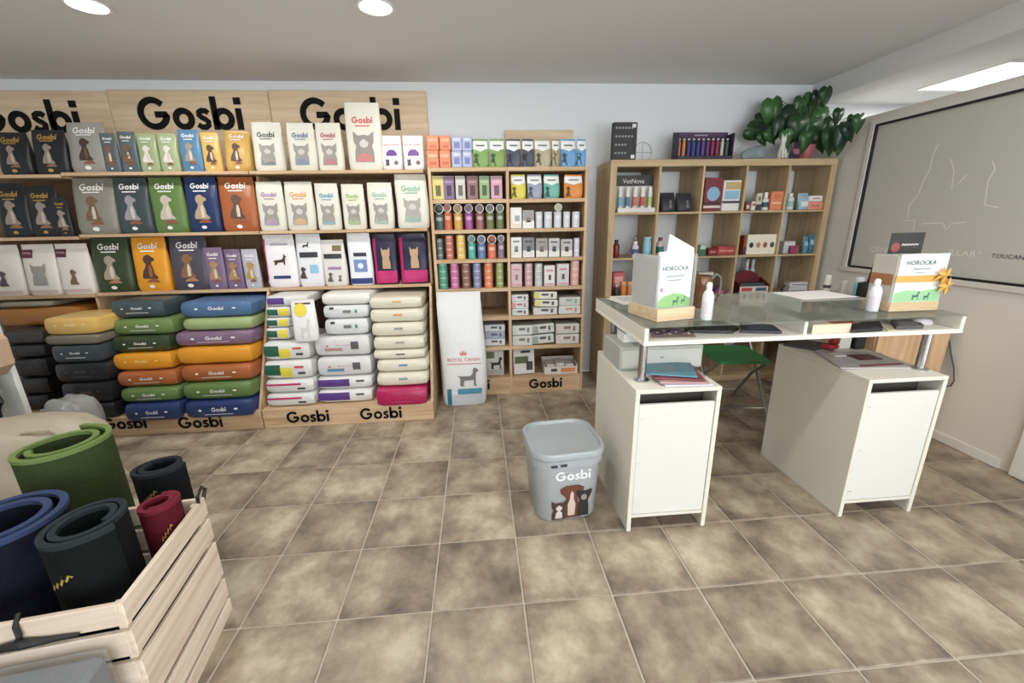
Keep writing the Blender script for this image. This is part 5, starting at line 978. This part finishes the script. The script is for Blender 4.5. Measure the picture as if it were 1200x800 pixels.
# green folding chair
t = tag(empty('folding_chair', (1.86, 2.80, 0), math.radians(-6)), 'folding chair with green seat behind the counter', 'chair')
MB().prism([(-.17, -.19), (.17, -.19), (.185, -.12), (.18, .17), (.14, .20), (-.14, .20), (-.18, .17), (-.185, -.12)], lambda x, y, d: (x, y, d), .425, .447).build('seat', mat((44, 124, 66), .5), t)
FR = mat((150, 148, 142), .3, metal=.7)
for s in (-1, 1):
    MB().tube([(s*.20, -.22, .01), (s*.20, .0, .30), (s*.20, .20, .56), (s*.20, .25, .80)], .011, 10).build('leg', FR, t, smooth=True); MB().tube([(s*.175, .24, .01), (s*.175, .02, .28), (s*.175, -.16, .42)], .011, 10).build('leg', FR, t, smooth=True)
MB().tube([(-.2, -.17, .08), (.2, -.17, .08)], .008, 8).build('crossbar', FR, t); MB().tube([(-.175, .19, .08), (.175, .19, .08)], .008, 8).build('crossbar', FR, t)
MB().prism([(-.20, .64), (.20, .64), (.20, .78), (.16, .81), (-.16, .81), (-.20, .78)], lambda x, z, d: (x, d, z), .225, .24).build('backrest', mat((44, 124, 66), .5), t)
# ================================================================== BIN
def rrect(w, d, r, n=6):
    out = []
    for cx, cy, a0 in ((w/2-r, d/2-r, 0), (-w/2+r, d/2-r, 90), (-w/2+r, -d/2+r, 180), (w/2-r, -d/2+r, 270)):
        for i in range(n+1): a = math.radians(a0+90*i/n); out.append((cx+r*math.cos(a), cy+r*math.sin(a)))
    return out
def loft(levels, cap0=True, cap1=True):
    mb = MB(); n = None
    for (w_, d_, r_, z_) in levels:
        pts = rrect(w_, d_, r_); n = len(pts); mb.v += [(x, y, z_) for x, y in pts]
    for j in range(len(levels)-1): mb.f += [(j*n+i, j*n+(i+1) % n, (j+1)*n+(i+1) % n, (j+1)*n+i) for i in range(n)]
    if cap0: mb.f.append(tuple(range(n-1, -1, -1)))
    if cap1: mb.f.append(tuple((len(levels)-1)*n+i for i in range(n)))
    return mb
BINM = mat((164, 170, 174), .38)
t = tag(empty('storage_bin', (.385, 1.835, .001), math.radians(5)), 'grey lidded plastic bin with white lettering and three pets', 'bin')
loft([(.29, .27, .07, 0), (.302, .282, .075, .008), (.335, .322, .085, .30), (.337, .324, .085, .305), (.352, .340, .09, .308), (.354, .342, .09, .345), (.34, .328, .088, .350)]).build('bin_body', BINM, t, smooth=True)
loft([(.352, .340, .09, .350), (.366, .354, .095, .352), (.368, .356, .095, .372), (.358, .346, .092, .382), (.335, .323, .085, .382), (.325, .313, .082, .368)]).build('lid', mat((158, 165, 168), .35), t, smooth=True)
for x in (-.10, -.055): MB().box(x, x+.03, -.180, -.172, .322+x*.02, .330+x*.02).build('latch_slot', mat((60, 62, 64), .5), t)
def onbin(p, q, o=.0018): 
    k = q/.30; return (p, -(.141+(.161-.141)*k)-o, q)
decal('lettering', [place(GOSBI, .012, .258, .17)], onbin, mat((236, 238, 240), .45), t)
decal('brown_dog_picture', [place(poly2d([(-.30,0),(-.34,.25),(-.20,.50),(-.17,.62),(-.34,.78),(-.36,.92),(-.18,1.0),(.18,1.0),(.36,.92),(.34,.78),(.17,.62),(.20,.50),(.34,.25),(.30,0)]), .010, .012, .165, .19)], onbin, mat((104, 58, 40), .5), t)
decal('white_chest_picture', [place(poly2d([(-.10,.05),(-.12,.45),(-.06,.60),(-.05,.80),(0,.9),(.05,.80),(.06,.60),(.12,.45),(.10,.05)]), .010, .018, .165, .17)], lambda p, q: onbin(p, q, .0026), mat((206, 186, 176), .5), t)
decal('cat_picture', [place(CAT, -.052, .010, .105, .115)], lambda p, q: onbin(p, q, .003), mat((74, 52, 48), .5), t); decal('cat_chest_picture', [place(CATFACE, -.052, .010, .10, .115), place(BIB, -.052, .018, .06, .16)], lambda p, q: onbin(p, q, .0038), mat((206, 196, 190), .5), t)
decal('black_dog_picture', [place(poly2d([(-.28,0),(-.26,.45),(-.20,.58),(-.36,.84),(-.34,.98),(-.12,.95),(.12,.95),(.36,1.0),(.36,.86),(.20,.58),(.24,.4),(.26,0)]), .070, .018, .105, .155)], lambda p, q: onbin(p, q, .0034), mat((44, 38, 38), .5), t); decal('black_dog_muzzle', [place(disc2d(.5, 10, .6), .070, .128, .03)], lambda p, q: onbin(p, q, .0042), mat((150, 136, 130), .5), t)
# ================================================================== CRATE WITH ROLLED MATS
CRA = math.radians(8.0); CW, CD, CH = .72, .44, .50
cr = tag(empty('slatted_crate', (-.925, .905, 0), CRA), 'pale wooden slatted crate full of rolled mats in the foreground', 'crate')
# local axes: x to the left is negative, y goes back
zs = [(.0, .058), (.072, .152), (.168, .315), (.331, .416), (.432, .504)]
for a, b in zs:
    MB().cbox(-.014, 0, 0, CD, a, b-.004, .002).build('slat', SLATW, cr); MB().cbox(-CW, -CW+.014, 0, CD, a, b-.004, .002).build('slat', SLATW, cr)
    MB().cbox(-CW+.014, -.014, CD-.014, CD, a, b-.004, .002).build('slat', SLATX, cr)
for a, b in zs: MB().cbox(-CW+.014, -.014, 0, .014, a, b-.004, .002).build('slat', SLATX, cr)
for x in (-.034, -CW+.014):
    for y in (.014, CD-.034): MB().cbox(x, x+.02, y, y+.02, 0, CH-.012, .002).build('corner_post', SLATX, cr)
for i in range(5): MB().cbox(-CW+.02, -.02, .02+i*.082, .02+i*.082+.074, .004, .016, .002).build('floor_board', SLATX, cr)
MB().tube([(-.007, CD-.03, .48), (-.002, CD-.035, .525), (.004, CD-.01, .545), (.0, CD+.015, .52), (-.007, CD-.002, .48)], .006, 8).build('hanging_loop', BLACK, cr)
MB().tube([(-.225, .02, .507), (-.215, -.007, .495), (-.212, -.010, .47), (-.222, -.010, .445)], .006, 8).tube([(-.31, -.008, .436), (-.25, -.012, .444), (-.21, -.013, .447), (-.17, -.010, .442), (-.10, -.008, .440)], [.004, .009, .012, .008, .004], 8).build('elastic_cord', BLACK, cr)
def mat_roll(label, cx, cy, H, a, b, ang, col, edge, turns=1.7, th=.013, tilt=(0, 0), flap=None, start=0, text=None, zb=.02, tth=0):
    t = tag(empty('rolled_mat', (cx, cy, zb), rot=(tilt[0], tilt[1], ang)), label, 'mat', 'rolled mats in the crate')
    N = 64; pts = []
    for i in range(N+1):
        q = start+2*math.pi*turns*i/N; k = .58+.42*i/N; pts.append(Vector((a*k*math.cos(q), b*k*math.sin(q))))
    if flap:
        d = (pts[-1]-pts[-2]).normalized(); 
        for i in range(1, 7): pts.append(pts[-1]+(d*flap/6)+Vector((-d.y, d.x))*flap*.02*i)
    def strip(z0, z1, w_):
        mb = MB(); L, f = stroke([(p.x, p.y) for p in pts], w_); n = len(pts)
        mb.v = [(x, y, z0) for x, y in L]+[(x, y, z1) for x, y in L]; k = 2*n
        for i in range(n-1):
            mb.f += [(i, i+1, n+i+1, n+i), (k+i, k+n+i, k+n+i+1, k+i+1), (i, k+i, k+i+1, i+1), (n+i, n+i+1, k+n+i+1, k+n+i)]
        mb.f += [(0, n, k+n, k), (n-1, k+n-1, k+2*n-1, 2*n-1)]; return mb
    strip(0, H-.012, th).build('mat_sheet', mat(col, .8, bump=.3, vscale=60, spec=.2), t, smooth=True)
    strip(H-.013, H, th*1.25).build('bound_edge', mat(edge, .75, bump=.3, vscale=60, spec=.2), t, smooth=True)
    if text:
        qa, z_, _ = text; f0 = qa*N
        def fn(p, q):
            f_ = f0+p*70; i = max(1, min(len(pts)-2, int(f_))); pt = pts[i]+(pts[i+1]-pts[i])*(f_-i); d = (pts[i+1]-pts[i-1]).normalized(); nn = Vector((d.y, -d.x)); pt = pt+nn*(th*.5+.002); return (pt.x, pt.y, z_+q)
        decal('gold_mark', [stroke([(-.024+.052*k/8, -.018+.04*k/8+(.006 if k % 2 else -.006)) for k in range(9)], .006)], fn, mat((170, 146, 60), .5), t)
    return t
GLD = 'gold'
mat_roll('olive-green rolled mat standing behind the crate', -1.50, 1.45, .68, .132, .112, math.radians(60), (52, 66, 32), (104, 126, 66), 1.58, flap=.12, start=math.radians(150), th=.014, zb=.001)
mat_roll('navy rolled mat at the left front of the crate', -1.365, 1.10, .605, .145, .135, math.radians(80), (12, 16, 32), (50, 64, 100), 1.7, start=math.radians(200), th=.015, tilt=(0, 0))
mat_roll('black rolled mat with gold mark in the middle of the crate', -1.108, 1.070, .615, .100, .085, math.radians(85), (10, 14, 16), (36, 44, 48), 1.85, start=math.radians(269), th=.013, flap=.07, text=(.95, .50, GLD))
mat_roll('dark rolled mat standing behind the crate beside the loop', -1.175, 1.425, .585, .080, .065, math.radians(30), (12, 16, 20), (30, 36, 42), 1.6, start=math.radians(120), th=.012, zb=.001, text=(.84, .50, GLD))
mat_roll('crimson rolled mat at the right side of the crate', -1.045, 1.225, .55, .055, .048, math.radians(60), (84, 10, 28), (112, 26, 44), 1.6, start=math.radians(200), th=.012, text=(.72, .46, GLD))
# plastic-wrapped grey package in front of the crate
t = tag(empty('wrapped_mat', (-1.03, .665, .0), CRA), 'grey folded mat in clear plastic in front of the crate', 'package')
MB().cbox(-.36, .10, 0, .19, .012, .395, .012).build('grey_mat', mat((98, 106, 118), .6, bump=.2, vscale=40), t)
MB().cbox(-.37, .108, -.006, .197, .008, .415, .014).build('plastic_wrap', mat((214, 212, 200), .08, alpha=.16, spec=.9, bump=.8, vscale=14, name='clear_film'), t)
MB().box(.005, .05, .02, .06, .4155, .4165).build('blue_sticker', mat((52, 120, 176), .4), t)
# plush bed in plastic behind the crate
def blob(name, label, cat, loc, sx, sy, sz, col, seed, rough=.6, alpha=1, group=None, bump=.5):
    bm = bmesh.new(); bmesh.ops.create_icosphere(bm, subdivisions=4, radius=1); rnd = random.Random(seed); ph = [rnd.uniform(0, 6) for _ in range(6)]
    for v in bm.verts:
        c = v.co; k = 1+.07*math.sin(4*c.x+ph[0])*math.cos(3*c.y+ph[1])+.05*math.sin(8*c.z+5*c.x+ph[2])+.03*math.sin(13*c.y+ph[3])+.025*math.sin(17*c.x+9*c.z+ph[4])*math.cos(15*c.y-6*c.z+ph[5])
        e = lambda q: math.copysign(abs(q)**.62, q)
        v.co = Vector((e(c.x)*sx*k, e(c.y)*sy*k, sz+max(-sz, e(c.z)*sz*k)))
    mb = MB(); bm.verts.index_update(); mb.add([v.co for v in bm.verts], [[v.index for v in f.verts] for f in bm.faces]); bm.free()
    return tag(mb.build(name, mat(col, rough, bump=bump, vscale=8, spec=.5, alpha=alpha), None, loc, smooth=True), label, cat, group)
t = blob('wrapped_pet_bed', 'cream pet bed in crumpled plastic behind the crate', 'pet bed', (-2.31, 1.98, .001), .42, .20, .265, (172, 162, 140), 2)
MB().tube([(.22, -.10, .53), (.30, -.06, .52), (.36, -.05, .46)], .012, 8).build('seam', mat((170, 160, 136), .6), t)
blob('plastic_bag', 'grey crumpled clear plastic bag beside the black sacks', 'bag', (-2.33, 2.36, .001), .12, .10, .25, (134, 136, 134), 9, rough=.2, bump=1.0)
# white upright panel with the tan handbag at the left edge
t = tag(empty('display_stand', (-2.72, 2.42, 0)), 'white upright display stand at the left picture edge', 'stand')
MB().cbox(-.5, .10, 0, .03, 0, 1.14, .003).build('panel_board', mat((222, 226, 222), .5), t); MB().cbox(-.5, .10, -.12, .15, 0, .02, .003).build('foot', mat((206, 206, 202), .5), t)
for z_ in (.62, .98): MB().tube([(-.14, 0, z_), (-.14, -.09, z_+.005)], .005, 8).build('hook', CHROME, t)
t = tag(empty('handbag', (-2.68, 2.31, .66)), 'tan pet handbag with black straps hanging at the left edge', 'bag')
MB().prism([(-.22, .02), (.10, .0), (.16, .06), (.165, .20), (.10, .29), (-.22, .32)], lambda x, z, d: (x, d, z), -.05, .05).build('bag_body', mat((188, 156, 128), .7, bump=.2, vscale=60), t)
MB().tube([(.05, -.054, .31), (.12, -.054, .24), (.155, -.054, .15), (.165, -.054, .06), (.11, -.054, -.004), (-.2, -.054, .015)], .008, 8).build('piping', mat((40, 34, 40), .5), t)
MB().tube([(.0, -.02, .30), (-.02, -.03, .38), (-.08, -.02, .39), (-.16, -.02, .31)], .010, 8).build('strap', mat((36, 32, 40), .5), t)
MB().box(-.15, .14, -.0525, -.049, .10, .104).build('seam', mat((140, 112, 90), .6), t)
t = tag(empty('harness', (-2.74, 2.30, .43)), 'grey harness with black straps under the tan handbag', 'harness')
MB().prism([(-.14, 0), (.12, .02), (.15, .14), (.08, .20), (-.14, .20)], lambda x, z, d: (x, d, z), -.02, .02).build('padding', mat((150, 158, 154), .7), t)
MB().tube([(.08, -.026, .22), (.14, -.026, .19), (.17, -.026, .10), (.14, -.026, .02), (.02, -.026, .0)], .014, 8).build('strap', mat((30, 30, 34), .5), t)
